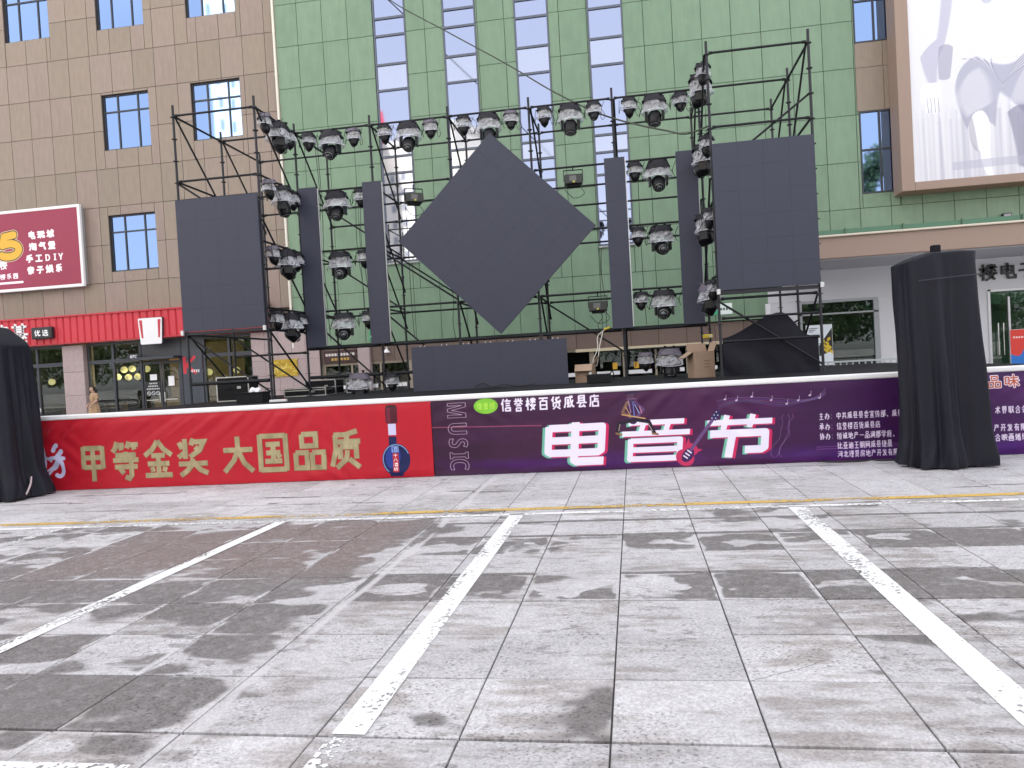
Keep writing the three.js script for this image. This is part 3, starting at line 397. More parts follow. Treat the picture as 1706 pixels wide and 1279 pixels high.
{ const c = thing('canopy', 'brown shop canopy with a cream drip edge, under the billboard', 'canopy');
  const x0 = 4.6, x1 = 17, zf = -22.9;
  mesh('slab', rbx(x1 - x0, 0.6, 2.95, 0.02), tan, c, [(x0 + x1) / 2, 4.36, zf - 1.48]);
  mesh('soffit', bx(x1 - x0 - 0.3, 0.04, 2.9), std([0.42, 0.41, 0.43], 0.7), c, [(x0 + x1) / 2, 4.045, zf - 1.55]);
  mesh('drip_edge', rbx(x1 - x0, 0.06, 0.12, 0.02), std([0.62, 0.55, 0.45], 0.6), c, [(x0 + x1) / 2, 4.69, zf + 0.02]);
  const gl = std([0.055, 0.15, 0.085], 0.35); for (let k = 0; k < 8; k++) mesh('gutter_panel', bx(1.5, 0.15, 0.02), gl, c, [x0 + 0.8 + k * 1.54, 4.80 + 0.008 * (k % 2), zf - 0.12], [-0.12, 0, 0]);
  for (let k = 0; k < 9; k++) mesh('gutter_bracket', bx(0.04, 0.2, 0.06), std([0.08, 0.15, 0.10], 0.5), c, [x0 + 0.03 + k * 1.54, 4.81, zf - 0.09]);
}
{ const l = thing('floodlight', 'small black floodlight above the canopy, far right', 'floodlight', [11.62, 5.28, GZ + 0.12]);
  mesh('housing', rbx(0.26, 0.18, 0.14, 0.02), std([0.03, 0.03, 0.035], 0.5), l); mesh('bracket', bx(0.05, 0.2, 0.05), frameMat, l, [0, -0.05, -0.09]); mesh('lens', bx(0.2, 0.12, 0.01), std([0.3, 0.3, 0.32], 0.2), l, [0, 0, 0.073]); }
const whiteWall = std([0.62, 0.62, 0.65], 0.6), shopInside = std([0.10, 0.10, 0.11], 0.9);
{ const s = thing('white_storefront', 'white shop front with dark windows under the brown canopy', 'storefront');
  const zc = FZ + 0.08;
  mesh('fascia', rbx(12.6, 0.98, 0.24, 0.01), whiteWall, s, [10.75, 3.55, zc]);
  mesh('pier', bx(0.14, 3.06, 0.3), std([0.75, 0.75, 0.76], 0.6), s, [4.42, 1.53, zc + 0.05]);
  mesh('pier', bx(3.22, 3.06, 0.2), whiteWall, s, [9.42, 1.53, zc]);
  mesh('pier', bx(0.9, 3.06, 0.2), whiteWall, s, [4.95, 1.53, zc]);
  const win = mesh('window', merge([at(bx(2.4, 0.08, 0.1), 6.6, 3.02, zc + 0.08), at(bx(2.4, 0.08, 0.1), 6.6, 0.9, zc + 0.08), at(bx(0.08, 2.04, 0.1), 5.44, 1.96, zc + 0.08), at(bx(0.16, 2.04, 0.1), 7.74, 1.96, zc + 0.08), at(bx(2.4, 0.05, 0.1), 6.6, 2.62, zc + 0.08)]), std([0.30, 0.31, 0.33], 0.4, { metalness: 0.4 }), s);
  mesh('pane', bx(2.2, 1.68, 0.012), clearGlass, win, [6.57, 1.76, zc + 0.07]); mesh('pane', bx(2.2, 0.33, 0.012), clearGlass, win, [6.57, 2.81, zc + 0.07]);
  mesh('parapet', bx(2.4, 0.86, 0.2), whiteWall, s, [6.6, 0.43, zc]);
  for (const x of [5.85, 6.25]) mesh('window_lamp', bx(0.14, 0.12, 0.08), std([0.45, 0.45, 0.46], 0.4), s, [x + 0.35, 2.72, zc - 0.05]);
  const dr = mesh('door', merge([at(bx(0.08, 3.0, 0.1), 11.05, 1.5, zc + 0.08), at(bx(0.06, 2.8, 0.08), 11.62, 1.4, zc + 0.08), at(bx(3.2, 0.08, 0.1), 12.7, 3.02, zc + 0.08), at(bx(0.06, 2.8, 0.08), 12.6, 1.4, zc + 0.08)]), std([0.5, 0.5, 0.52], 0.35, { metalness: 0.5 }), s);
  for (const x of [11.35, 12.1, 13.1]) mesh('pane', bx(x > 13 ? 0.9 : x > 12 ? 0.9 : 0.5, 2.9, 0.012), clearGlass, dr, [x, 1.48, zc + 0.06]);
  for (const x of [11.27, 11.42]) mesh('pull_handle', cyl(0.018, 0.018, 1.0, 8), std([0.6, 0.6, 0.6], 0.25, { metalness: 0.9 }), dr, [x, 1.5, zc + 0.16]);
  mesh('door_header', bx(3.2, 0.0 + 0.1, 0.2), whiteWall, s, [12.7, 3.11, zc]);
  // the room behind the glass
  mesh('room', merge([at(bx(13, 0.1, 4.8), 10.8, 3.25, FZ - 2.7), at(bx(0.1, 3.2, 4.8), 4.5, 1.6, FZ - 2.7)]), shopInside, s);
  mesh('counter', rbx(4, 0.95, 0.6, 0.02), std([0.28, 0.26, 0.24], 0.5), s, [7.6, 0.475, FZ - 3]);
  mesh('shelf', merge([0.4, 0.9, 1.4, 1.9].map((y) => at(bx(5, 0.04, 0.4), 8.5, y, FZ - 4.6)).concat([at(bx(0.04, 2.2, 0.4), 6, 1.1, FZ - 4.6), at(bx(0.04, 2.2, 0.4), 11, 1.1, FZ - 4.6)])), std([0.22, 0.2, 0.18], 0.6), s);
}
{ // raised black lettering on the white fascia
  const sh = (ch, x, y, w, h) => { const l = []; for (const s of GLYPH[ch]) for (let k = 0; k + 3 < s.length; k += 2) { const a = V(x + s[k] / 24 * w, y + h - s[k + 1] / 24 * h, 0), b = V(x + s[k + 2] / 24 * w, y + h - s[k + 3] / 24 * h, 0), L = a.distanceTo(b), g = new THREE.BoxGeometry(L + 0.05, 0.062, 0.06); g.rotateZ(Math.atan2(b.y - a.y, b.x - a.x)); g.translate((a.x + b.x) / 2, (a.y + b.y) / 2, k * 0.0011); l.push(g); } return merge(l); };
  const t = thing('shop_lettering', 'raised black shop name letters on the white fascia, far right', 'sign', [0, 0, FZ + 0.235]);
  const m = std([0.02, 0.02, 0.022], 0.4); [['楼', 10.80], ['电', 11.36], ['子', 11.92]].forEach(([ch, x]) => mesh('letter', sh(ch, x, 3.34, 0.5, 0.5), m, t));
}
{ const t = canvasTex(256, 384, (g, W, H) => { g.fillStyle = '#dfe6ec'; g.fillRect(0, 0, W, H); g.fillStyle = '#1d1f1c'; g.beginPath(); g.moveTo(W, 30); g.lineTo(W, 250); g.lineTo(120, 300); g.lineTo(120, 200); g.fill(); g.fillStyle = '#d9b92a'; for (let k = 0; k < 26; k++) { g.beginPath(); g.ellipse(150 + rnd() * 95, 120 + rnd() * 150, 9 + rnd() * 12, 7 + rnd() * 9, rnd() * 3, 0, 7); g.fill(); } g.fillStyle = '#4c5157'; for (let k = 0; k < 3; k++) g.fillRect(24, 26 + k * 16, 90 - k * 22, 7); });
  const p = thing('window_poster', 'white poster with yellow flowers standing inside the white shop window', 'poster', [5.95, 0.98, FZ + 0.30]);
  mesh('board', bx(0.8, 1.3, 0.03), std([0.8, 0.8, 0.8], 0.6), p, [0, 0.65, 0]); mesh('print', bx(0.78, 1.28, 0.006), std([1, 1, 1], 0.5, { map: t }), p, [0, 0.65, 0.019]); mesh('stand', bx(0.06, 1.0, 0.03), frameMat, p, [0, -0.45, -0.03]); }
{ const t = canvasTex(256, 384, (g, W, H) => { g.fillStyle = '#1f6fc4'; g.fillRect(0, 0, W, H); g.fillStyle = '#d8372c'; g.beginPath(); g.moveTo(0, 0); g.lineTo(W, 0); g.lineTo(W, 60); g.quadraticCurveTo(120, 110, 90, 190); g.quadraticCurveTo(60, 230, 0, 190); g.fill(); g.fillStyle = '#f4d6d2'; for (let k = 0; k < 6; k++) g.fillRect(22 + k * 22, 54, 15, 14); g.fillStyle = '#ffffff'; for (let k = 0; k < 3; k++) g.fillRect(40 + k * 60, 306, 44, 46); });
  const p = thing('stand_poster', 'red and blue promotional poster beside the right shop door', 'poster', [11.95, 0, FZ + 0.42]);
  mesh('board', bx(0.9, 1.5, 0.03), std([0.7, 0.7, 0.7], 0.6), p, [0, 1.02, 0]); mesh('print', bx(0.88, 1.48, 0.006), std([1, 1, 1], 0.5, { map: t }), p, [0, 1.02, 0.019]); mesh('foot', bx(0.5, 0.27, 0.3), frameMat, p, [0, 0.135, -0.05]); }
{ // low railing in front of the white shop
  const r = thing('grey_railing', 'low grey barred railing in front of the white shop', 'railing', [0, 0, -22.2]); const m = std([0.42, 0.45, 0.46], 0.45, { metalness: 0.3 });
  for (const y of [0.12, 1.12]) mesh('rail', bx(4.6, 0.05, 0.05), m, r, [6.4, y, 0]);
  for (let k = 0; k < 28; k++) mesh('baluster', bx(0.03, 0.96, 0.03), m, r, [4.2 + k * 0.163, 0.62, 0]);
  for (const x of [4.12, 8.7]) mesh('rail_post', bx(0.06, 1.18, 0.06), m, r, [x, 0.59, 0]);
}
// ---------- fast-food front, left ----------
const pinkStone = dataTex(128, 128, (x, y) => { const b = 0.9 + 0.2 * (fbm(x / 14, y / 14, 4) - 0.5) + 0.07 * (hash2(x, y) - 0.5); return [b, b, b]; });
const pinkMats = [[0.43, 0.335, 0.33], [0.45, 0.35, 0.345], [0.41, 0.325, 0.325]].map((c) => std(c, 0.6, { map: pinkStone }));
function stonePier(name, label, x0, x1, y1, z, cols, ys, group) {
  const p = thing(name, label, 'pillar', [0, 0, 0], 0, group);
  mesh('core', bx(x1 - x0 - 0.02, y1, 0.5), jointMat, p, [(x0 + x1) / 2, y1 / 2, z - 0.29]);
  const xs = []; for (let k = 0; k <= cols; k++) xs.push(lerp(x0, x1, k / cols));
  for (const r of cutGrid(xs, ys, [])) mesh('stone_slab', rbx(r[1] - r[0] - 0.008, r[3] - r[2] - 0.008, 0.05, 0.004, 1), pinkMats[Math.floor(rnd() * 3)], p, [(r[0] + r[1]) / 2, (r[2] + r[3]) / 2, z - 0.02]);
  if (cols === 1) for (const s of [x0 + 0.012, x1 - 0.012]) for (let k = 0; k + 1 < ys.length; k++) mesh('side_slab', bx(0.03, ys[k + 1] - ys[k] - 0.008, 0.5), pinkMats[k % 3], p, [s, (ys[k] + ys[k + 1]) / 2, z - 0.30]);
  return p;
}
stonePier('stone_pillar', 'pink stone pillar beside the woman at the fast food front', -21.32, -20.44, 3.22, FZ + 0.2, 1, [0, 0.46, 1.33, 2.21, 3.22]);
stonePier('stone_pillar', 'wide pink stone pillar with the gold plaque, behind the left scaffold', -13.64, -11.05, 3.25, FZ + 0.2, 5, [0, 0.55, 1.1, 1.65, 2.2, 3.25]);
stonePier('stone_pillar', 'narrow pink stone pillar between the mall entrance doors', -9.62, -9.18, 2.55, FZ + 0.2, 1, [0, 0.8, 1.65, 2.55]);
{ const s = thing('fast_food_front', 'dark grey glazed fast food shop front under a red fascia', 'storefront');
  const z = FZ - 0.02, frames = [], post = (x, y0, y1, w = 0.09) => frames.push(at(bx(w, y1 - y0, 0.12), x, (y0 + y1) / 2, z)), rail = (x0, x1, y, h = 0.08) => frames.push(at(bx(x1 - x0, h, 0.118), (x0 + x1) / 2, y, z - 0.001));
  for (const x of [-24.6, -22.55, -21.37, -20.36, -19.33, -18.2, -16.58, -15.62, -14.62, -13.70]) post(x, 0, 3.3);
  for (const [a, b] of [[-24.55, -21.4], [-20.32, -18.24], [-15.58, -13.74]]) for (const [y, h] of [[0.12, 0.24], [2.54, 0.14], [3.22, 0.1]]) rail(a, b, y, h);
  mesh('mullion_frame', merge(frames), darkAlu, s);
  mesh('dark_cladding', merge([at(bx(1.58, 0.72, 0.1), -17.39, 2.90, z - 0.01), at(bx(0.88, 3.3, 0.1), -16.1, 1.65, z - 0.012)]), std([0.05, 0.054, 0.066], 0.5), s);
  mesh('door_hood', rbx(1.75, 0.1, 0.5, 0.01), darkAlu, s, [-17.4, 2.55, z + 0.3]);
  for (const [a, b] of [[-24.55, -22.6], [-22.5, -21.42], [-20.31, -19.38], [-19.28, -18.25], [-15.57, -14.67], [-14.57, -13.75]]) { mesh('window_pane', bx(b - a, 2.23, 0.012), clearGlass, s, [(a + b) / 2, 1.355, z]); mesh('window_pane', bx(b - a, 0.56, 0.012), clearGlass, s, [(a + b) / 2, 2.89, z]); }
  for (const [a, b] of [[-18.14, -17.40], [-17.36, -16.64]]) { const cx = (a + b) / 2, w = b - a, d = mesh('door', merge([at(bx(0.06, 2.42, 0.06), a + 0.03, 1.23, z), at(bx(0.06, 2.42, 0.06), b - 0.03, 1.23, z), at(bx(w - 0.12, 0.1, 0.058), cx, 2.39, z), at(bx(w - 0.12, 0.16, 0.058), cx, 0.1, z)]), darkAlu, s);
    mesh('pane', bx(w - 0.12, 2.15, 0.012), clearGlass, d, [cx, 1.26, z]); mesh('push_bar', merge([at(bx(0.5, 0.03, 0.03), cx, 1.0, z + 0.09), at(bx(0.03, 0.35, 0.03), a < -17.5 ? b - 0.08 : a + 0.08, 1.1, z + 0.07)]), std([0.6, 0.6, 0.6], 0.3, { metalness: 0.9 }), d); }
  const notes = canvasTex(128, 256, (g) => { g.fillStyle = '#eceff2'; g.fillRect(0, 0, 128, 256); });
  mesh('notice', bx(0.28, 0.22, 0.006), std([0.8, 0.8, 0.82], 0.6), s, [-17.72, 1.85, z + 0.045]); mesh('notice', bx(0.24, 0.36, 0.006), std([0.82, 0.82, 0.82], 0.6), s, [-17.0, 1.68, z + 0.045]);
  const dec = canvasTex(256, 256, (g) => { g.fillStyle = '#14171a'; g.fillRect(0, 0, 256, 256); g.strokeStyle = g.fillStyle = '#f2f4f5'; for (const [y, n, x] of [[24, 5, 66], [72, 6, 44], [120, 8, 14]]) for (let k = 0; k < n; k++) { g.fillRect(x + k * 29, y, 22, 5); g.fillRect(x + k * 29, y + 11, 22, 5); g.fillRect(x + k * 29 + 8, y, 5, 26); } g.lineWidth = 6; for (const x of [50, 128, 206]) { g.beginPath(); g.arc(x, 206, 30, 0, 7); g.stroke(); g.beginPath(); g.moveTo(x - 20, 186); g.lineTo(x + 20, 226); g.stroke(); } });
  mesh('door_decal', bx(0.6, 0.55, 0.005), std([1, 1, 1], 0.4, { map: dec }), s, [-17.76, 1.42, z + 0.044]);
  // the dining room behind the glass
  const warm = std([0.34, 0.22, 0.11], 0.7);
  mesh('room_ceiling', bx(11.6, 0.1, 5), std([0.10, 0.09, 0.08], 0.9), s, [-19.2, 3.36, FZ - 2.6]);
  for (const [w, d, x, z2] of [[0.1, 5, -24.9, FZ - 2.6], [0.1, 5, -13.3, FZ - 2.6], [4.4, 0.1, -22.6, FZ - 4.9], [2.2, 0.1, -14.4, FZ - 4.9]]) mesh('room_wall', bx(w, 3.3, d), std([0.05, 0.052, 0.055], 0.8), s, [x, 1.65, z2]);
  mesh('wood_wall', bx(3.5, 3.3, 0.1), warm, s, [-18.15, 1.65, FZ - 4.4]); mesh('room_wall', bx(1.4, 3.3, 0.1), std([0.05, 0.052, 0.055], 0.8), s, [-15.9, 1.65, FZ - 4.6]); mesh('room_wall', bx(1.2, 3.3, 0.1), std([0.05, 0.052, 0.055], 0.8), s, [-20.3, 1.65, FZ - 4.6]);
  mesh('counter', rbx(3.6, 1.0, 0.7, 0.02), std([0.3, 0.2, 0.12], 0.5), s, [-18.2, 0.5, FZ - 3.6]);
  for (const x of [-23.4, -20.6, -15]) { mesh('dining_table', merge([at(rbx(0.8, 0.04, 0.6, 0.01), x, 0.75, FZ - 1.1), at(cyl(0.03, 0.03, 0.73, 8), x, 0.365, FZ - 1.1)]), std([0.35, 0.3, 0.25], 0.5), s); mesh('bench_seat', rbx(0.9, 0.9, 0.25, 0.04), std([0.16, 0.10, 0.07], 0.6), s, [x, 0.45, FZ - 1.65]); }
  const glow = new THREE.MeshStandardMaterial({ color: rgb(0.9, 0.8, 0.5), emissive: rgb(1, 0.72, 0.28), emissiveIntensity: 0.22, roughness: 0.5 });
  for (const [x, y] of [[-23.28, 1.92], [-20.02, 2.24], [-19.66, 2.26], [-20.31, 1.96], [-19.85, 1.93], [-19.44, 1.93], [-19.02, 2.22], [-16.36, 1.95], [-15.2, 1.96]]) {
    const lamp = mesh('pendant_lamp', new THREE.SphereGeometry(0.13, 16, 12), glow, s, [x, y, FZ - 1.5]); mesh('cord', cyl(0.008, 0.008, 3.3 - y - 0.16, 5), frameMat, lamp, [0, (3.3 - y + 0.16) / 2, 0]);
    const L = new THREE.PointLight(rgb(1, 0.72, 0.36), 0.35, 0, 2); L.position.set(x, y, FZ - 1.5); L.shadow.radius = 6; L.castShadow = true; scene.add(L);
  }
}
{ // ribbed red fascia
  const n = 44, prof = []; const x0 = -25.6, x1 = -12.93, pitch = (x1 - x0) / n; for (let k = 0; k < n; k++) { const a = x0 + k * pitch; prof.push([a, 0], [a + pitch * 0.18, 0.045], [a + pitch * 0.86, 0.045], [a + pitch * 0.99, 0.0]); } prof.push([x1, 0]);
  const sh = new THREE.Shape(); sh.moveTo(x0, -0.3); prof.forEach((p) => sh.lineTo(p[0], p[1])); sh.lineTo(x1, -0.3); const g = new THREE.ExtrudeGeometry(sh, { depth: 0.96, bevelEnabled: false }); g.rotateX(-Math.PI / 2); g.scale(1, 1, -1); { const ix = g.index; if (!ix) { const p = g.attributes.position.array; for (let k = 0; k < p.length; k += 9) for (let q = 0; q < 3; q++) { const t = p[k + q]; p[k + q] = p[k + 3 + q]; p[k + 3 + q] = t; } } } g.deleteAttribute('normal'); const gg = toCreasedNormals(g, 0.3);
  const f = thing('red_fascia', 'ribbed bright red fascia over the fast food shop', 'fascia', [0, 3.33, FZ + 0.40]);
  mesh('ribbed_sheet', gg, std([0.56, 0.032, 0.05], 0.5), f); mesh('top_cap', rbx(12.75, 0.06, 0.46, 0.01), std([0.50, 0.03, 0.045], 0.5), f, [-19.27, 0.99, -0.13]); mesh('bottom_lip', rbx(12.75, 0.05, 0.44, 0.01), std([0.40, 0.025, 0.04], 0.5), f, [-19.27, -0.03, -0.12]);
}
{ const sgn = thing('bucket_sign', 'white bucket shaped sign with red stripes on the red fascia', 'sign', [-17.35, 3.05, FZ + 0.56]);
  const tr = (w0, w1, h, r) => { const s = new THREE.Shape(); s.moveTo(-w0 / 2 + r, 0); s.lineTo(w0 / 2 - r, 0); s.quadraticCurveTo(w0 / 2, 0, w0 / 2 + 0.004, r); s.lineTo(w1 / 2, h - r); s.quadraticCurveTo(w1 / 2, h, w1 / 2 - r, h); s.lineTo(-w1 / 2 + r, h); s.quadraticCurveTo(-w1 / 2, h, -w1 / 2, h - r); s.lineTo(-w0 / 2 - 0.004, r); s.quadraticCurveTo(-w0 / 2, 0, -w0 / 2 + r, 0); return s; };
  mesh('box', new THREE.ExtrudeGeometry(tr(0.86, 0.98, 0.98, 0.06), { depth: 0.14, bevelEnabled: false }), std([0.05, 0.05, 0.055], 0.5), sgn, [0, 0, -0.15]);
  mesh('face', new THREE.ExtrudeGeometry(tr(0.84, 0.96, 0.96, 0.05), { depth: 0.012, bevelEnabled: false }), std([0.80, 0.80, 0.80], 0.4), sgn, [0, 0.01, -0.008]);
  const red = std([0.50, 0.03, 0.05], 0.45); for (const s of [-1, 1]) { const p = new THREE.Shape(); p.moveTo(s * 0.30, 0.24); p.lineTo(s * 0.365, 0.24); p.lineTo(s * 0.43, 0.90); p.lineTo(s * 0.315, 0.90); mesh('red_stripe', new THREE.ExtrudeGeometry(p, { depth: 0.006, bevelEnabled: false }), red, sgn, [0, 0, 0.005]); } }
{ const t = canvasTex(256, 128, (g) => { g.fillStyle = '#15151a'; g.fillRect(0, 0, 256, 128); g.strokeStyle = '#f4f4f4'; line(g, '优选', 30, 22, 88, 84, 20, 11); });
  const b = thing('black_box_sign', 'small black box sign with two white characters on the red fascia', 'sign', [-21.78, 3.74, FZ + 0.55]); mesh('box', rbx(0.86, 0.44, 0.16, 0.03), std([0.02, 0.02, 0.024], 0.4), b); mesh('print', bx(0.78, 0.38, 0.004), std([1, 1, 1], 0.4, { map: t }), b, [0, 0, 0.084]); }
{ const t = thing('white_lettering', 'big white raised characters on the red fascia, above the left black cover', 'sign', [0, 0, FZ + 0.48]); const m = std([0.82, 0.82, 0.82], 0.4);
  const sh = (ch, x, y, w, h) => { const l = []; for (const s of GLYPH[ch]) for (let k = 0; k + 3 < s.length; k += 2) { const a = V(x + s[k] / 24 * w, y + h - s[k + 1] / 24 * h, 0), b = V(x + s[k + 2] / 24 * w, y + h - s[k + 3] / 24 * h, 0), g = new THREE.BoxGeometry(a.distanceTo(b) + 0.06, 0.075, 0.05); g.rotateZ(Math.atan2(b.y - a.y, b.x - a.x)); g.translate((a.x + b.x) / 2, (a.y + b.y) / 2, k * 0.0013); l.push(g); } return merge(l); };
  [['德', -24.05], ['基', -23.2]].forEach(([c, x]) => mesh('letter', sh(c, x, 3.42, 0.74, 0.74), m, t)); }
{ const t = canvasTex(128, 64, (g) => { g.fillStyle = '#1b1e24'; g.fillRect(0, 0, 128, 64); g.fillStyle = '#f2f2f2'; g.font = 'italic bold 44px sans-serif'; g.textAlign = 'center'; g.fillText('KFC', 64, 48); });
  single('door_name_plate', bx(0.46, 0.21, 0.02), std([1, 1, 1], 0.5, { map: t }), 'tiny dark name plate with white letters above the glass doors', 'sign', [-18.3, 2.66, FZ + 0.30]); }
{ const t = canvasTex(160, 512, (g) => { g.fillStyle = '#3a3f49'; g.fillRect(0, 0, 160, 512); g.strokeStyle = '#c61f36'; g.lineWidth = 24; g.beginPath(); g.moveTo(18, 56); g.lineTo(18, 190); g.moveTo(104, 56); g.lineTo(32, 124); g.lineTo(108, 190); g.stroke(); g.fillStyle = '#f2f2f2'; g.font = 'bold 29px sans-serif'; g.fillText('OFFEE', 50, 182); });
  single('coffee_panel', bx(0.8, 2.4, 0.02), std([1, 1, 1], 0.35, { map: t }), 'grey panel with a big red K and white lettering behind the scaffold', 'sign', [-16.08, 1.6, FZ + 0.065]); }
{ // the amusement sign, upper left; its cartoon figures are left out
  const W = 1024, H = 448, t = canvasTex(W, H, (g) => {
    const X = (m) => (m + 26.9) / 6.7 * W, Y = (m) => (8.37 - m) / 2.86 * H;
    g.fillStyle = '#8f1f40'; g.fillRect(0, 0, W, H);
    for (let k = 0; k < 40; k++) { g.fillStyle = `rgba(${150 + rnd() * 40},${40 + rnd() * 20},${80 + rnd() * 20},0.05)`; g.beginPath(); g.ellipse(X(-23.6) + (rnd() - 0.5) * 300, Y(6.4) + (rnd() - 0.5) * 240, 60 + rnd() * 80, 40 + rnd() * 60, 0, 0, 7); g.fill(); }
    g.strokeStyle = '#fbf2f4'; const w = 0.30 / 6.7 * W, lw = 9.5;
    line(g, '电玩城', X(-22.32), Y(7.62), w, w, 15, lw, 'round'); line(g, '淘气堡', X(-22.30), Y(7.18), w, w, 15, lw, 'round');
    const k = line(g, '手工', X(-22.48), Y(6.74), w, w, 15, lw, 'round'); g.fillStyle = '#fbf2f4'; g.font = 'bold 54px sans-serif'; g.fillText('D', k, Y(6.74) + 44); g.fillText('I', k + 56, Y(6.74) + 44); g.fillText('Y', k + 88, Y(6.74) + 44);
    line(g, '亲子娱乐', X(-22.46), Y(6.30), w, w, 15, lw, 'round');
    line(g, '二楼', X(-23.98), Y(6.62), w * 1.05, w * 1.15, 6, 8, 'round'); line(g, '二楼乐园', X(-23.93), Y(6.10), w * 0.78, w * 0.72, 7, 5, 'round');
    g.fillRect(X(-25), Y(5.79), X(-22.66) - X(-25), 13);
    for (const [lw2, c] of [[62, '#e9d9ae'], [56, '#3b2a10'], [44, '#dba92c']]) { g.lineWidth = lw2; g.strokeStyle = c; g.lineCap = 'round'; g.lineJoin = 'round'; g.beginPath(); g.moveTo(X(-22.95), Y(7.55)); g.lineTo(X(-23.35), Y(7.50)); g.lineTo(X(-23.45), Y(7.18)); g.bezierCurveTo(X(-22.9), Y(7.35), X(-22.6), Y(7.05), X(-22.85), Y(6.85)); g.bezierCurveTo(X(-23.0), Y(6.7), X(-23.4), Y(6.72), X(-23.5), Y(6.80)); g.stroke(); g.beginPath(); g.moveTo(X(-23.75), Y(7.35)); g.lineTo(X(-24.2), Y(7.35)); g.bezierCurveTo(X(-23.6), Y(7.2), X(-23.6), Y(6.8), X(-24.2), Y(6.75)); g.stroke(); }
  });
  const s = thing('amusement_sign', 'crimson amusement sign with white characters on the brown wall', 'sign', [0, 0, FZ + 0.3]);
  mesh('print', bx(6.7, 2.86, 0.01), std([1, 1, 1], 0.35, { map: t }), s, [-23.55, 6.94, 0.005]);
  mesh('frame', merge([at(rbx(6.9, 0.11, 0.12, 0.015), -23.55, 8.42, -0.04), at(rbx(6.9, 0.11, 0.12, 0.015), -23.55, 5.46, -0.04), at(rbx(0.11, 2.86, 0.12, 0.015), -20.15, 6.94, -0.04)]), std([0.80, 0.80, 0.80], 0.45), s);
  mesh('box', bx(6.8, 2.9, 0.28), std([0.3, 0.3, 0.3], 0.6), s, [-23.55, 6.94, -0.145]); }
// ---------- mall entrance behind the stage ----------
{ const e = thing('mall_entrance', 'dim glazed mall entrance under a brown lintel, behind the stage', 'entrance');
  const lint = [[0.145, 0.10, 0.082], [0.155, 0.108, 0.088]].map((c) => std(c, 0.6));
  for (let k = 0; k < 17; k++) mesh('lintel_panel', bx(0.905, 0.62, 0.06), lint[k % 2], e, [-10.6 + k * 0.92, 2.26, FZ + 0.02]);
  mesh('lintel_back', bx(15.7, 0.66, 0.1), jointMat, e, [-3.25, 2.26, FZ - 0.07]);
  mesh('cream_lintel', rbx(6.2, 0.10, 0.2, 0.01), std([0.55, 0.48, 0.33], 0.6), e, [1.2, 1.90, FZ + 0.06]);
  const fr = [], al = std([0.30, 0.26, 0.20], 0.5, { metalness: 0.2 }); for (let k = 0; k < 15; k++) fr.push(at(bx(k % 3 ? 0.07 : 0.16, 1.95, 0.08), -11 + k * 1.07, 0.975, FZ - 0.03)); fr.push(at(bx(15.4, 0.08, 0.078), -3.4, 1.91, FZ - 0.031));
  mesh('door_frame', merge(fr), al, e);
  for (let k = 0; k < 14; k++) { const x = -10.465 + k * 1.07; mesh('door_pane', bx(0.9, 1.82, 0.012), clearGlass, e, [x, 0.94, FZ - 0.03]); mesh('white_sticker', bx(0.78, 0.13, 0.004), std([0.72, 0.72, 0.72], 0.6), e, [x, 1.09, FZ - 0.018]); }
  for (const x of [-0.6, 0.12, 0.5]) mesh('orange_sticker', bx(0.16, 0.22, 0.004), std([0.62, 0.34, 0.03], 0.5), e, [x, 1.32, FZ - 0.017]);
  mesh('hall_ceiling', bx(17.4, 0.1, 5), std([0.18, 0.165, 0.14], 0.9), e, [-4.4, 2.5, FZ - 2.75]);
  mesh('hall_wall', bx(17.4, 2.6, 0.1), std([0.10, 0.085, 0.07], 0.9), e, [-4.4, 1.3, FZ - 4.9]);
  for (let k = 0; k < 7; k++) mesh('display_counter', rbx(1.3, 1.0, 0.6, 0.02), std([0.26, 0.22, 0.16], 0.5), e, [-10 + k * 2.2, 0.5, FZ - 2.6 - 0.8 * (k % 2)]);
}
{ const t = canvasTex(256, 96, (g) => { g.fillStyle = '#33161a'; g.fillRect(0, 0, 256, 96); g.fillStyle = '#cfc7c2'; for (let k = 0; k < 10; k++) g.fillRect(14 + k * 23, 22, 17, 20); g.fillStyle = '#b08d3a'; for (let k = 0; k < 6; k++) g.fillRect(58 + k * 24, 58, 18, 20); });
  single('maroon_sign', bx(1.24, 0.44, 0.05), std([1, 1, 1], 0.5, { map: t }), 'dark maroon sign with small lettering over the left entrance door', 'sign', [-10.3, 2.2, FZ + 0.10]); }
{ const t = canvasTex(256, 160, (g) => { g.fillStyle = '#a58a35'; g.fillRect(0, 0, 256, 160); for (let k = 0; k < 60; k++) { g.fillStyle = rnd() > 0.5 ? 'rgba(222,205,120,0.35)' : 'rgba(96,78,20,0.3)'; g.fillRect(rnd() * 256, rnd() * 160, 10 + rnd() * 40, 3 + rnd() * 12); } g.strokeStyle = '#e6dca0'; g.lineWidth = 4; g.beginPath(); g.moveTo(20, 130); g.quadraticCurveTo(40, 40, 60, 120); g.moveTo(90, 60); g.quadraticCurveTo(120, 110, 150, 50); g.stroke(); });
  single('gold_plaque', bx(0.98, 0.62, 0.03), std([1, 1, 1], 0.3, { map: t, metalness: 0.6 }), 'gold metal plaque on the wide pink stone pillar', 'plaque', [-12.38, 1.91, FZ + 0.225]); }
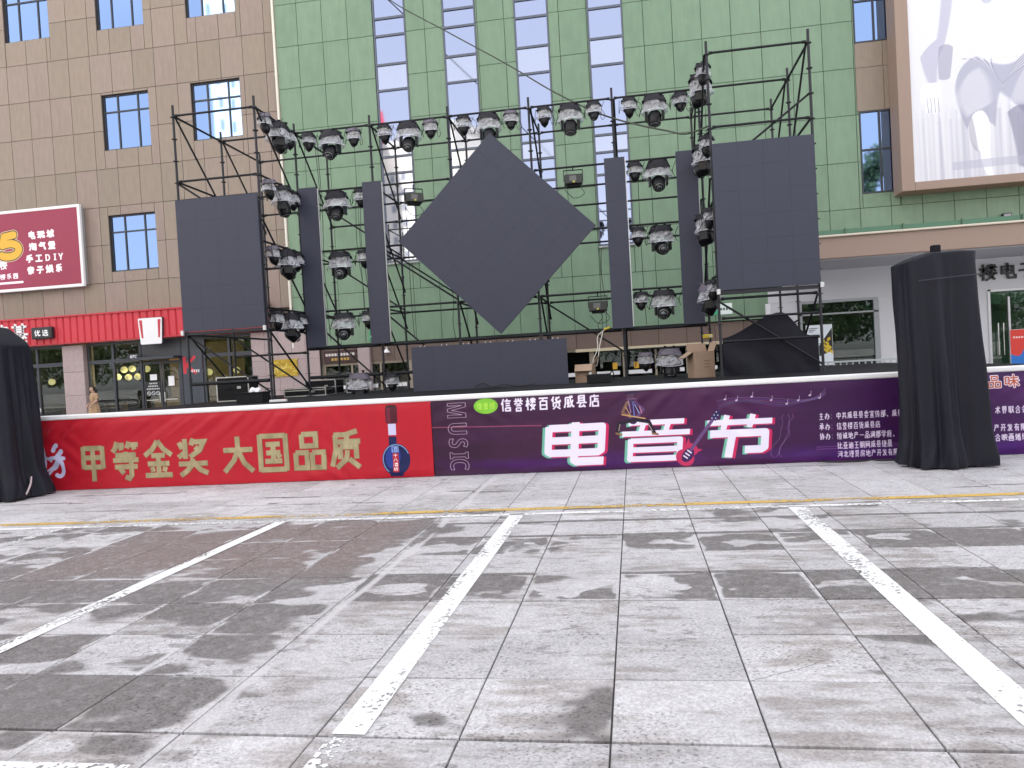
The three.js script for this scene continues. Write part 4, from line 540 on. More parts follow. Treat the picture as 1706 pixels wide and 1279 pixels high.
for (const [x, y, w, lb] of [[-8.98, 2.86, 0.36, 'small pale green sticker sign low on the green wall, left of centre'], [2.95, 3.0, 0.72, 'green and white sticker sign low on the green wall, below the right screen']]) { const t = canvasTex(128, 64, (g) => { g.fillStyle = '#e4efe9'; g.fillRect(0, 0, 128, 64); g.fillStyle = '#3fae7c'; g.fillRect(0, 0, w > 0.5 ? 52 : 128, 64); g.strokeStyle = '#f4fbf7'; g.lineWidth = 9; g.beginPath(); g.moveTo(14, 44); g.lineTo(30, 26); g.lineTo(44, 34); g.stroke(); g.fillStyle = '#5a6a64'; if (w > 0.5) for (let k = 0; k < 4; k++) g.fillRect(60 + k * 16, 26, 11, 14); }); single('sticker_sign', bx(w, 0.36, 0.02), std([1, 1, 1], 0.5, { map: t }), lb, 'sign', [x, y, GZ + 0.015]); }
{ const l = thing('wall_lamp', 'small white wall lamp under the green wall edge, left of the entrance', 'lamp', [-8.55, 2.32, FZ + 0.2]); mesh('shade', new THREE.ConeGeometry(0.13, 0.16, 14, 1, true), std([0.8, 0.8, 0.8], 0.5, { side: THREE.DoubleSide }), l); mesh('arm', cyl(0.02, 0.02, 0.2, 6), std([0.7, 0.7, 0.7], 0.5), l, [0, 0.08, -0.08], [1.2, 0, 0]); }
{ // steel ramp rail at the left
  const r = thing('steel_handrail', 'short stainless handrail in front of the pink pillar, left', 'railing', [0, 0, -23.4]); const m = std([0.55, 0.55, 0.55], 0.28, { metalness: 0.9 });
  mesh('rail_loop', tube([[-22.6, 1.02, 0], [-20.62, 1.02, 0], [-20.36, 0.98, 0], [-20.32, 0.84, 0], [-20.5, 0.76, 0], [-20.9, 0.75, 0]], 0.028, 40, 8), m, r);
  for (const x of [-22.2, -21.7, -21.2, -20.9]) mesh('rail_post', cyl(0.022, 0.022, 1.0, 8), m, r, [x, 0.5, 0]); }
// ---------- the stage and its banners ----------
const STAGE = new THREE.Group(); STAGE.position.set(-1, 0, -10.52); STAGE.rotation.y = 0.03; // only used as a frame of reference
STAGE.updateMatrixWorld(true);
const onStage = (s, y, d = 0) => { const p = V(s, y, -d).applyMatrix4(STAGE.matrixWorld); return [p.x, p.y, p.z]; };
const DECK = 1.035;
{ const st = thing('stage', 'long low stage deck with a white front edge', 'stage', [-1, 0, -10.52], 0.03);
  const black = ink([0.014, 0.014, 0.017], 0.9), deckMats = [0.016, 0.019, 0.022].map((q) => ink([q, q, q * 1.12], 0.8, 0.25));
  mesh('front_skirt_board', bx(17.4, 1.02, 0.03), black, st, [-0.7, 0.53, -0.06]);
  for (let k = 0; k < 9; k++) for (let j = 0; j < 6; j++) mesh('deck_board', rbx(1.93, 0.06, 1.83, 0.006, 1), deckMats[(k * 5 + j * 3) % 3], st, [-8.42 + k * 1.94, DECK - 0.03, -1.0 - j * 1.84], [0, 0, rr(-0.001, 0.001)]);
  mesh('edge_trim', rbx(17.4, 0.075, 0.085, 0.025, 3), std([0.84, 0.84, 0.84], 0.5), st, [-0.7, 1.110, -0.012]);
  for (let k = 0; k < 9; k++) for (const d of [0.4, 3.7, 7.4, 10.8]) mesh('leg', cyl(0.03, 0.03, 0.97, 8), std([0.25, 0.25, 0.26], 0.5, { metalness: 0.5 }), st, [-8.4 + k * 1.93, 0.485, -d]);
}
// cloth relief: shallow sags, pulls from the top edge and a crumpled hem
const cloth = (s, y, k) => { let z = 0.006 * Math.sin(s * 2.1 + k) + 0.005 * Math.sin(s * 5.3 + 2 * y);
  z += 0.03 * (fbm(s * 1.3 + k * 9, y * 1.2, 3) - 0.5);
  const top = sstep(y, 0.45, 1.1); z += top * 0.040 * (fbm((s + (1.1 - y) * (0.9 + 0.6 * Math.sin(s * 0.9 + k))) * 6 + k, 2.2, 2) - 0.5) * 2 * sstep(fbm(s * 0.7 + k, 5, 2), 0.36, 0.58);
  const hem = 1 - sstep(y, 0.0, 0.22); z += hem * 0.05 * (fbm(s * 2.4 + 3 * k, y * 5, 3) - 0.3);
  z += 0.009 * Math.sin((s * 0.8 + y) * 22 + 4 * fbm(s * 2, y * 2, 2)) * sstep(fbm(s * 0.9 + 7, y * 0.8 + k, 2), 0.55, 0.72);
  return z; };
function banner(name, label, s0, s1, tex, k) {
  const L = s1 - s0, nu = Math.round(L / 0.035), g = sheet(nu, 34, (u, v) => [s0 + u * L, 0.006 + v * 1.084, 0.022 + cloth(s0 + u * L, v * 1.09, k) * (1 - 0.92 * sstep(v, 0.86, 1.0)) * (0.3 + 0.7 * sstep(v, 0, 0.08)) - 0.012 * sstep(v, 0.9, 1.0)]);
  const o = single(name, g, phys([1, 1, 1], 0.46, { map: tex, side: THREE.DoubleSide, specularIntensity: 0.6 }), label, 'banner', [-1, 0, -10.52], [0, 0.03, 0]); return o;
}
const PPM = 240; // banner print, pixels per metre
{ // red banner
  const s0 = -9.3, s1 = -1.865, W = Math.round((s1 - s0) * PPM), H = Math.round(1.09 * PPM), X = (s) => (s - s0) * PPM, Y = (y) => (1.096 - y) * PPM;
  const t = canvasTex(W, H, (g) => {
    g.fillStyle = '#b2182a'; g.fillRect(0, 0, W, H);
    for (let k = 0; k < 300; k++) { g.fillStyle = `rgba(${170 + rnd() * 40},16,38,0.05)`; g.fillRect(rnd() * W, 0, 2 + rnd() * 20, H); }
    const gold = (ch, a, b, y0, y1) => { g.strokeStyle = '#7d4a2c'; glyph(g, ch, X(a) - 3, Y(y1) - 1, X(b) - X(a) + 8, Y(y0) - Y(y1) + 4, 20.5); g.strokeStyle = '#a39874'; glyph(g, ch, X(a) - 4, Y(y1) - 2, X(b) - X(a) + 8, Y(y0) - Y(y1) + 4, 18); };
    [['甲', -7.33, -6.89, 0.13, 0.69], ['等', -6.81, -6.35, 0.13, 0.72], ['金', -6.30, -5.81, 0.14, 0.71], ['奖', -5.76, -5.25, 0.14, 0.72], ['大', -5.05, -4.54, 0.14, 0.72], ['国', -4.50, -4.01, 0.15, 0.73], ['品', -3.94, -3.46, 0.16, 0.73], ['质', -3.39, -2.90, 0.16, 0.75]].forEach((q) => gold(...q));
    // foil grain in the gold characters only
    const im = g.getImageData(0, 0, W, H), d = im.data; for (let i = 0; i < d.length; i += 4) if (d[i + 1] > 110 && d[i + 2] < 130) { const p = i / 4, x = p % W, y = (p / W) | 0, f = 0.84 + 0.30 * fbm(x / 17, y / 34, 3) + 0.07 * (hash2(x, y) - 0.5); d[i] = clamp(d[i] * f, 0, 255); d[i + 1] = clamp(d[i + 1] * f, 0, 255); d[i + 2] = clamp(d[i + 2] * f, 0, 255); } g.putImageData(im, 0, 0);
    // brushed white-lilac character, its left half behind the black cover
    g.strokeStyle = '#cfd0ee'; g.fillStyle = '#cfd0ee'; g.lineCap = 'round'; g.lineJoin = 'round';
    const Bz = (w, ...p) => { g.lineWidth = w; g.beginPath(); g.moveTo(X(p[0]), Y(p[1])); for (let k = 2; k < p.length; k += 4) g.quadraticCurveTo(X(p[k]), Y(p[k + 1]), X(p[k + 2]), Y(p[k + 3])); g.stroke(); };
    Bz(17, -7.93, 0.66, -7.90, 0.5, -7.92, 0.28); Bz(11, -7.95, 0.50, -7.85, 0.52, -7.80, 0.46); Bz(7, -7.92, 0.28, -7.82, 0.32, -7.74, 0.42);
    Bz(17, -7.70, 0.69, -7.74, 0.69, -7.76, 0.62); Bz(14, -7.80, 0.50, -7.72, 0.51, -7.60, 0.49); Bz(18, -7.63, 0.60, -7.68, 0.55, -7.70, 0.52); Bz(10, -7.70, 0.47, -7.76, 0.34, -7.90, 0.19); Bz(15, -7.66, 0.46, -7.60, 0.42, -7.61, 0.30, -7.64, 0.18, -7.72, 0.24); Bz(10, -7.66, 0.46, -7.70, 0.36, -7.76, 0.33);
    // the bottle
    g.fillStyle = '#141d4e'; g.beginPath(); g.ellipse(X(-2.405), Y(0.255), 0.205 * PPM, 0.215 * PPM, 0, 0, 7); g.fill(); g.beginPath(); g.ellipse(X(-2.405), Y(0.27), 0.205 * PPM, 0.225 * PPM, 0, 0, 7); g.fill();
    g.fillRect(X(-2.50), Y(0.60), 0.115 * PPM, 0.2 * PPM); g.fillRect(X(-2.50), Y(0.06), 0.19 * PPM, 0.035 * PPM);
    g.fillStyle = '#243a8c'; g.beginPath(); g.ellipse(X(-2.45), Y(0.30), 0.11 * PPM, 0.16 * PPM, 0.2, 0, 7); g.fill(); g.strokeStyle = '#8fb6e0'; g.lineWidth = 2.5; g.beginPath(); g.ellipse(X(-2.405), Y(0.27), 0.193 * PPM, 0.212 * PPM, 0, 2.2, 5.9); g.stroke();
    g.fillStyle = '#c9c6e6'; g.fillRect(X(-2.50), Y(0.79), 0.115 * PPM, 0.17 * PPM); g.fillStyle = '#4e1426'; g.beginPath(); g.roundRect(X(-2.53), Y(1.045), 0.175 * PPM, 0.26 * PPM, 9); g.fill(); g.fillStyle = '#6f2238'; g.fillRect(X(-2.51), Y(1.03), 0.05 * PPM, 0.23 * PPM); g.fillStyle = '#35101c'; g.beginPath(); g.ellipse(X(-2.443), Y(1.035), 0.08 * PPM, 0.02 * PPM, 0, 0, 7); g.fill();
    g.strokeStyle = '#a9bfe6'; g.lineWidth = 2; g.strokeRect(X(-2.46), Y(0.46), 22, 20); glyph(g, '酒', X(-2.455), Y(0.455), 19, 17, 2.2);
    g.fillStyle = '#b02434'; g.fillRect(X(-2.455), Y(0.36), 21, 66); g.strokeStyle = '#f0e6e4'; ['十', '八', '酒', '坊'].forEach((c, k) => glyph(g, c, X(-2.45), Y(0.355) + k * 15.5, 17, 14, 2.3));
  });
  banner('red_banner', 'red banner with gold characters and a printed bottle on the stage front', s0, s1, t, 1);
}
{ // purple banner
  const s0 = -1.862, s1 = 6.9, P2 = 230, W = Math.round((s1 - s0) * P2), H = Math.round(1.09 * P2), X = (s) => (s - s0) * P2, Y = (y) => (1.096 - y) * P2;
  const t = canvasTex(W, H, (g) => {
    const gr = g.createLinearGradient(0, 0, W, 0); [[0, '#331730'], [0.2, '#3c1a36'], [0.42, '#451a42'], [0.62, '#3f1648'], [0.8, '#38144c'], [1, '#4c2060']].forEach(([k, c]) => gr.addColorStop(k, c)); g.fillStyle = gr; g.fillRect(0, 0, W, H); // the print itself runs from plum to violet
    for (let k = 0; k < 260; k++) { g.fillStyle = rnd() > 0.5 ? 'rgba(110,40,110,0.05)' : 'rgba(30,10,50,0.06)'; g.beginPath(); g.ellipse(rnd() * W, rnd() * H, 20 + rnd() * 160, 6 + rnd() * 40, 0, 0, 7); g.fill(); }
    g.fillStyle = 'rgba(80,20,130,0.12)'; for (let k = 0; k < 40; k++) { g.beginPath(); g.ellipse(rnd() * W, H - rnd() * 40, 60 + rnd() * 140, 10 + rnd() * 22, 0, 0, 7); g.fill(); }
    g.strokeStyle = 'rgba(190,90,120,0.7)'; g.lineWidth = 3; g.beginPath(); g.moveTo(0, Y(0.70)); g.lineTo(X(-0.3), Y(0.66)); g.stroke();
    g.strokeStyle = 'rgba(170,110,190,0.5)'; g.lineWidth = 2; for (const y of [0.20, 0.17]) { g.beginPath(); g.moveTo(X(3.35), Y(y)); g.lineTo(X(5.0), Y(y + 0.02)); g.stroke(); }
    // outlined MUSIC, reading downwards
    g.save(); g.translate(X(-1.63), Y(1.06)); g.rotate(Math.PI / 2); g.scale(0.78, 1); g.font = 'bold 84px sans-serif'; g.strokeStyle = '#b9a5b6'; g.lineWidth = 1.8; [['M', 0], ['U', 86], ['S', 154], ['I', 212], ['C', 240]].forEach(([ch, x]) => g.strokeText(ch, x, -2)); g.restore();
    g.fillStyle = '#7fc23a'; g.beginPath(); g.ellipse(X(-1.07), Y(0.97), 0.172 * P2, 0.11 * P2, 0, 0, 7); g.fill(); g.strokeStyle = '#a9d64a'; line(g, '信誉楼', X(-1.20), Y(1.02), 18, 22, 3, 3);
    g.strokeStyle = '#e9e2f2'; line(g, '信誉楼百货威县店', X(-0.86), Y(1.065), 35, 44, 5.5, 5.2);
    // three big slanted characters: mint and crimson ghosts under white
    const shear = (dx, dy, c, grow) => { g.save(); g.strokeStyle = c; g.transform(1, 0, -0.10, 1, dx + 0.10 * Y(0.1), dy); g.lineCap = 'butt'; g.lineJoin = 'round';
      const st = (list, x, y, w, h, lw) => { g.lineWidth = lw + grow; for (const s of list) { g.beginPath(); for (let i = 0; i < s.length; i += 2) { const px = x + s[i] / 24 * w, py = y + s[i + 1] / 24 * h; i ? g.lineTo(px, py) : g.moveTo(px, py); } g.stroke(); } };
      const y = Y(0.71), h = 0.60 * P2;
      st([[2,4,20,4,20,17,19,18,3,18,2,17,2,3],[2,11,20,11]], X(-0.33), y, 0.98 * P2, h, 24); st([[11,1,11,22,12,23,21,23]], X(-0.33), y, 0.98 * P2, h, 26);
      st([[3,3,21,3],[1,9,23,9],[8,3,7,9],[16,3,15,9]], X(0.72), y, 1.0 * P2, h, 17); st([[4,13,20,13,20,22,19,23,4,23,4,12],[4,18,20,18]], X(0.72), y, 1.0 * P2, h, 18);
      st([[2,5,22,5],[8,1,7,9],[16,1,15,8]], X(1.82), y, 1.02 * P2, h, 18); st([[3,11,20,11,20,19,19,20,14,20],[10,11,9,24]], X(1.82), y, 1.02 * P2, h, 24); g.restore(); };
    shear(-7, 2, '#6fb89f', 3); shear(8, 2, '#c8245a', 2); shear(0, 0, '#ebe4f7', 0);
    // seated guitarist sketch, guitar, notes
    const fx = X(0.96), fy = Y(0.78); g.lineCap = 'round'; const Q = 1.28, L2 = (w, c, ...p) => { g.strokeStyle = c; g.lineWidth = w * Q; g.beginPath(); for (let k = 0; k < p.length; k += 2) k ? g.lineTo(fx + p[k] * Q, fy + p[k + 1] * Q) : g.moveTo(fx + p[k] * Q, fy + p[k + 1] * Q); g.stroke(); };
    L2(22, '#3c2450', -4, -22, 0, 18); L2(9, '#221428', 4, 18, -34, 26, -40, 48); L2(9, '#221428', 8, 18, 38, 24, 50, 52); L2(7, '#7a5a48', -12, -26, -24, -2, -6, 10); L2(7, '#5f3f6e', 8, -26, 26, -6, 12, 10); L2(3, '#c9a06a', -26, 4, 30, 16); L2(5, '#8a6a4a', -42, 50, -30, 54); L2(5, '#8a6a4a', 46, 54, 58, 56); g.fillStyle = '#51344e'; g.beginPath(); g.ellipse(fx - 4, fy - 53, 11, 14, 0, 0, 7); g.fill(); L2(5, '#2c1d40', -15, -48, 12, -50); L2(2, '#b98aa0', -9, -30, -4, 0); L2(2, '#9fb0d8', 6, -20, 16, 2); L2(2, '#d0a468', -16, -14, -6, 6); L2(2, '#7a86c8', 2, -26, 4, 8); L2(2.4, '#b7788c', 18, -14, 22, 2); L2(1.6, '#c8b4a4', -32, 28, -36, 44); L2(1.6, '#c8b4a4', 36, 28, 46, 48); L2(3, '#6c4a70', -12, -34, 10, -34);
    g.save(); g.translate(X(1.66), Y(0.16)); g.rotate(0.66); g.scale(1.22, 1.16); g.fillStyle = '#c3315f'; g.beginPath(); g.ellipse(0, 8, 24, 22, 0, 0, 7); g.ellipse(0, -20, 18, 16, 0, 0, 7); g.fill(); g.beginPath(); g.moveTo(-18, -22); g.lineTo(-22, -42); g.lineTo(-8, -28); g.fill(); g.beginPath(); g.moveTo(18, -22); g.lineTo(24, -38); g.lineTo(8, -28); g.fill(); g.fillStyle = '#3a1c54'; g.beginPath(); g.ellipse(2, -2, 13, 21, 0, 0, 7); g.fill(); g.fillStyle = '#6a4a7c'; g.fillRect(-4, -122, 8, 108); g.fillStyle = '#2c2858'; g.fillRect(-7, -146, 15, 26); g.fillStyle = '#e8e0ea'; for (const y of [-14, -5, 4]) g.fillRect(-7, y, 14, 4); for (let k = 0; k < 5; k++) { g.beginPath(); g.arc(k % 2 ? 4 : -4, -141 + k * 5, 1.6, 0, 7); g.fill(); } g.restore();
    g.lineWidth = 1.2; for (let k = 0; k < 5; k++) { g.strokeStyle = ['#6a4a7a', '#56719a', '#8a5a7a', '#5a4290', '#7a6686'][k]; g.beginPath(); g.moveTo(X(2.1), Y(0.74 + k * 0.035)); g.bezierCurveTo(X(2.4), Y(1.0 - k * 0.01), X(2.8), Y(0.72 + k * 0.04), X(3.05), Y(0.78 + k * 0.02)); g.bezierCurveTo(X(3.2), Y(0.83), X(3.4), Y(0.82), X(3.5), Y(0.90 + k * 0.02)); g.stroke(); }
    g.fillStyle = g.strokeStyle = '#cfc0d6'; for (const [a, b] of [[2.2, 0.90], [2.35, 0.88], [2.55, 0.92], [2.8, 0.86], [3.0, 0.80], [3.15, 0.84], [3.3, 0.90], [3.42, 0.86]]) { g.beginPath(); g.ellipse(X(a), Y(b), 3.6, 2.6, -0.3, 0, 7); g.fill(); g.beginPath(); g.moveTo(X(a) + 3, Y(b)); g.lineTo(X(a) + 4, Y(b) - 14); g.stroke(); }
    g.strokeStyle = 'rgba(180,150,200,0.5)'; g.lineWidth = 1.4; for (let q = 0; q < 3; q++) { g.beginPath(); let yy = Y(0.66), xx = X(2.95 + q * 0.06); g.moveTo(xx, yy); for (let k = 0; k < 12; k++) { xx += (rnd() - 0.55) * 22; yy += 11; g.lineTo(xx, yy); } g.stroke(); }
    // credits, white
    g.strokeStyle = '#e2d6ea'; const cw = 14.6, chh = 23, lw = 2.5; const row = (a, b, y) => { if (a) line(g, a, X(3.40), Y(y), cw, chh, 2.3, lw); line(g, b, X(3.62), Y(y), cw, chh, 1.6, lw); };
    row('主办：', '中共威县县委宣传部、威县', 0.66); row('承办：', '信誉楼百货威县店', 0.52); row('协办：', '恒诚地产一品澜郡学府、', 0.39); row('', '比亚迪王朝网威县捷晨', 0.26); row('', '河北瑾贤房地产开发有限', 0.145);
    for (const [c, lw2] of [['#efe6ee', 8.5], ['#b5553f', 4]]) { g.strokeStyle = c; line(g, '品味', X(5.50), Y(1.04), 40, 38, 8, lw2, 'round'); }
    g.strokeStyle = '#e2d6ea'; line(g, '术界联合会', X(5.58), Y(0.64), 16, 24, 2.4, 2.8); line(g, '产开发有限', X(5.56), Y(0.41), 16, 24, 2.4, 2.8); line(g, '合映画婚纱', X(5.57), Y(0.28), 16, 23, 2.4, 2.8);
  });
  banner('purple_banner', 'purple music festival banner with white characters on the stage front', s0, s1, t, 2);
}
// ---------- scaffolds and screens ----------
const XS = [-10.06, -8.08, -6.105, -4.125, -2.14, -0.17, 1.80, 3.78], ZS = [-16.1, -18.15, -20.2], PT = 7.88;
const pipeMat = ink([0.026, 0.027, 0.033], 0.5, 0.6), pipeMat2 = ink([0.016, 0.017, 0.020], 0.55, 0.5);
const postGeo = (() => { const h = PT - DECK, l = [at(cyl(0.028, 0.028, h, 10), 0, DECK + h / 2, 0), at(bx(0.15, 0.012, 0.15), 0, DECK + 0.008, 0), at(cyl(0.034, 0.034, 0.16, 10), 0, DECK + 3.9, 0)]; for (let y = 7.64; y > DECK + 0.2; y -= 0.5) l.push(at(cyl(0.062, 0.062, 0.014, 12), 0, y - 0.03, 0)); return merge(l); })();
function scaffold(name, label, posts, ledgers, diagonals) {
  const s = thing(name, label, 'scaffold');
  for (const [i, k] of posts) mesh('upright', postGeo, pipeMat, s, [XS[i], 0, ZS[k]]);
  const P = (q) => V(XS[q[0]], q[2], ZS[q[1]]);
  for (const [a, b] of ledgers) { const A = P(a), B = P(b), D = B.clone().sub(A).normalize(); A.addScaledVector(D, 0.045); B.addScaledVector(D, -0.045); mesh('ledger', merge([bar(A, B, a[2] === 2.22 || a[2] === 1.5 ? 0.042 : 0.0255), bar(A, A.clone().addScaledVector(D, 0.07), 0.034), bar(B, B.clone().addScaledVector(D, -0.07), 0.034)]), pipeMat2, s); }
  for (const [a, b, off = [0, 0]] of diagonals) { const A = P(a), B = P(b), o = V(off[0], 0, off[1]); mesh('diagonal_brace', bar(A.add(o), B.add(o), 0.0225), pipeMat2, s); }
  return s;
}
const L4 = [7.64, 6.14, 4.64, 3.14];
{ const posts = [[0, 0], [1, 0], [0, 1], [0, 2], [1, 1], [1, 2]], led = [], dg = [];
  for (const y of [7.64, 6.14, 2.64, 1.5]) { led.push([[0, 0, y], [1, 0, y]]); }
  for (const y of [7.64, 6.14, 4.64, 3.14]) for (const k of [1, 2]) led.push([[0, k, y], [1, k, y]]);
  for (const i of [0, 1]) for (const k of [0, 1]) { for (const y of [7.64, 6.14, 4.64, 3.14, 2.64]) if (!(i === 1 && k === 1 && y === 2.64)) led.push([[i, k, y], [i, k + 1, y]]); dg.push([[i, k, 7.6], [i, k + 1, 5.64], [0.05, 0]]); dg.push([[i, k, 5.1], [i, k + 1, 3.2], [0.05, 0]]); }
  led.push([[0, 1, 2.14], [1, 1, 2.14]]);
  dg.push([[0, 0, 2.6], [1, 0, 1.2], [0, -0.05]], [[0, 1, 2.6], [1, 1, 1.2], [0, -0.05]], [[0, 0, 2.6], [0, 1, 1.2], [0.05, 0]], [[1, 0, 2.6], [1, 1, 1.2], [0.05, 0]], [[0, 0, 6.1], [1, 0, 4.7], [0, -0.06]]);
  scaffold('scaffold_tower', 'black scaffold tower carrying the left screen', posts, led, dg); }
{ const posts = [[6, 0], [7, 0], [7, 1], [7, 2], [6, 1], [6, 2]], led = [], dg = [];
  for (const y of [7.64, 6.14, 2.64, 2.24, 1.76]) led.push([[6, 0, y], [7, 0, y]]);
  for (const y of [7.64, 6.14, 4.64, 3.14]) for (const k of [1, 2]) led.push([[6, k, y], [7, k, y]]);
  for (const i of [6, 7]) for (const k of [0, 1]) { for (const y of [7.64, 6.14, 4.64, 3.14]) led.push([[i, k, y], [i, k + 1, y]]); dg.push([[i, k, 7.6], [i, k + 1, 5.64], [-0.05, 0]]); dg.push([[i, k, 5.1], [i, k + 1, 3.2], [-0.05, 0]]); }
  dg.push([[7, 0, 6.64], [6, 0, 5.2], [0, -0.06]], [[6, 0, 2.6], [7, 0, 1.2], [0, -0.05]], [[7, 0, 2.6], [7, 1, 1.3], [-0.05, 0]], [[7, 1, 2.2], [6, 1, 1.1], [0, 0.05]]);
  scaffold('scaffold_tower', 'black scaffold tower carrying the right screen', posts, led, dg); }
{ const posts = [], led = [], dg = [];
  for (const i of [2, 3, 4, 5]) posts.push([i, 1], [i, 2]);
  for (let i = 1; i < 6; i++) { for (const y of L4) { led.push([[i, 1, y], [i + 1, 1, y]]); led.push([[i, 2, y], [i + 1, 2, y]]); } led.push([[i, 2, 5.64], [i + 1, 2, 5.64]]); }
  for (const [i, y] of [[1, 2.22], [2, 2.22], [3, 2.22], [4, 2.22], [5, 2.22], [1, 1.5], [2, 1.5], [3, 1.5]]) led.push([[i, 1, y], [i + 1, 1, y]]);
  for (const i of [2, 3, 4, 5]) { for (const y of L4) led.push([[i, 1, y], [i, 2, y]]); for (const [a, b] of [[7.6, 5.7], [5.6, 3.7], [4.6, 2.7], [3.1, 1.3]]) dg.push([[i, 1, a], [i, 2, b], [0.05, 0]]); }
  dg.push([[2, 2, 4.6], [3, 2, 3.2], [0, -0.05]], [[2, 1, 4.6], [3, 1, 3.2], [0, -0.05]], [[1, 2, 6.1], [2, 2, 4.7], [0, -0.05]], [[4, 2, 3.1], [5, 2, 1.7], [0, -0.05]], [[1, 2, 4.6], [2, 2, 3.2], [0, -0.05]], [[1, 1, 3.1], [2, 1, 1.2], [0, -0.05]], [[2, 1, 3.1], [3, 1, 1.3], [0, -0.06]]);
  scaffold('rear_scaffold', 'wide black scaffold behind the diamond screen, hung with stage lights', posts, led, dg); }
// LED screens: cabinets in an aluminium back frame
const ledMap = dataTex(128, 128, (x, y) => { const b = 0.88 + 0.12 * hash2(x >> 1, y >> 1) * 0.6 + (y % 4 === 0 ? 0.10 : 0); return [b, b, b]; });
ledMap.wrapS = ledMap.wrapT = THREE.RepeatWrapping; ledMap.repeat.set(4, 4);
const ledMats = [[0.040, 0.044, 0.071], [0.0402, 0.0442, 0.0713], [0.0398, 0.0438, 0.0707]].map((c) => std(c, 0.62, { map: ledMap })), ledBack = std([0.03, 0.03, 0.034], 0.5, { metalness: 0.4 }), alu = std([0.62, 0.62, 0.63], 0.4, { metalness: 0.6 });
function screen(name, label, cx, cy, z, nx, ny, cw, ch, turn = 0) {
  const s = thing(name, label, 'LED screen', [cx, cy, z]); s.rotation.z = turn;
  const W = nx * cw, H = ny * ch;
  for (let i = 0; i < nx; i++) for (let j = 0; j < ny; j++) mesh('cabinet', bx(cw - 0.0015, ch - 0.0015, 0.055), ledMats[(i * 7 + j * 5) % 3], s, [-W / 2 + (i + 0.5) * cw, -H / 2 + (j + 0.5) * ch, 0.03 + rr(-0.0003, 0.0003)]);
  const b = [at(bx(W - 0.04, 0.05, 0.05), 0, H / 2 - 0.08, -0.03), at(bx(W - 0.04, 0.05, 0.05), 0, -H / 2 + 0.08, -0.03)]; for (let i = 0; i <= nx; i++) b.push(at(bx(0.04, H - 0.3, 0.05), clamp(-W / 2 + i * cw, -W / 2 + 0.03, W / 2 - 0.03), 0, -0.03));
  mesh('back_frame', merge(b), ledBack, s); return s;
}
const sL = screen('led_screen', 'left upright dark LED screen on the left scaffold tower', -9.07, 4.195, -16.02, 4, 6, 0.498, 0.498);
const sR = screen('led_screen', 'right upright dark LED screen on the right scaffold tower', 2.79, 4.285, -16.02, 4, 6, 0.494, 0.494);
for (const [s, h] of [[sL, 1.5], [sR, 1.49]]) { mesh('base_beam', bx(2.02, 0.07, 0.12), pipeMat, s, [0, -h - 0.04, -0.02]); for (const k of [-1, 1]) mesh('white_clamp', rbx(0.07, 0.11, 0.05, 0.008), alu, s, [k * 1.0, -h - 0.02, 0.09]); }
for (const [x, lb] of [[-7.735, 'first'], [-6.075, 'second'], [-0.185, 'third'], [1.445, 'fourth']]) { const s = screen('led_column', lb + ' narrow LED column screen from the left', x, 4.225, -17.98, 1, 8, 0.475, 0.4945); mesh('edge_profile', bx(0.02, 3.9, 0.05), alu, s, [0.25, 0, -0.01]); }
screen('diamond_screen', 'big square LED screen hung as a diamond at the stage centre', -3.07, 4.675, -17.95, 7, 7, 0.4825, 0.4825, Math.PI / 4);
const sB = screen('low_led_screen', 'low wide LED screen standing on the stage under the diamond', -3.29, DECK + 0.5225, -17.33, 7, 2, 0.522, 0.52);
for (let k = 0; k < 7; k++) for (const e of [-0.06, 0.06]) mesh('corner_bolt', cyl(0.012, 0.012, 0.03, 6), alu, sB, [-1.56 + k * 0.522 + e, 0.535, 0.02]);
// ---------- stage lights in rain covers ----------
const blackPlastic = ink([0.009, 0.009, 0.011], 0.3, 0.6), matteBlack = ink([0.011, 0.011, 0.014], 0.7), hoodMat = ink([0.013, 0.013, 0.018], 0.5, 0.5, { side: THREE.DoubleSide }), hoodGrey = phys([0.11, 0.095, 0.125], 0.5, { side: THREE.DoubleSide });
const coverMat = phys([0.93, 0.94, 0.98], 0.07, { transmission: 0.68, thickness: 0, ior: 1.5, side: THREE.DoubleSide }), rimMat = phys([0.85, 0.86, 0.92], 0.25, { transmission: 0.25, thickness: 0 }), lensMat = phys([0.05, 0.06, 0.06], 0.05, { clearcoat: 1 });
function skirt(r0, r1, y0, y1, amp, sd) { const nu = 40, nv = 7; const g = sheet(nu, nv, (u, v) => { const a = u * Math.PI * 2, cu = Math.cos(a), su = Math.sin(a), n = fbm(cu * 2.6 + sd, su * 2.6 + v * 2.2 + sd, 3) - 0.5, m = vnoise(u * 26 % 26 + sd * 3, v * 5) - 0.5; const r = lerp(r0, r1, v) + (u < 1e-6 || u > 1 - 1e-6 ? 0 : amp * (n * 1.5 + m * 1.1) * (0.35 + 0.65 * v)); return [cu * r * 1.08, lerp(y0, y1, v) + (n * amp * 0.5) * (v > 0.95 ? 0.6 : 0), su * r * 0.92]; }); const q = g.toNonIndexed(); q.computeVertexNormals(); return q; }
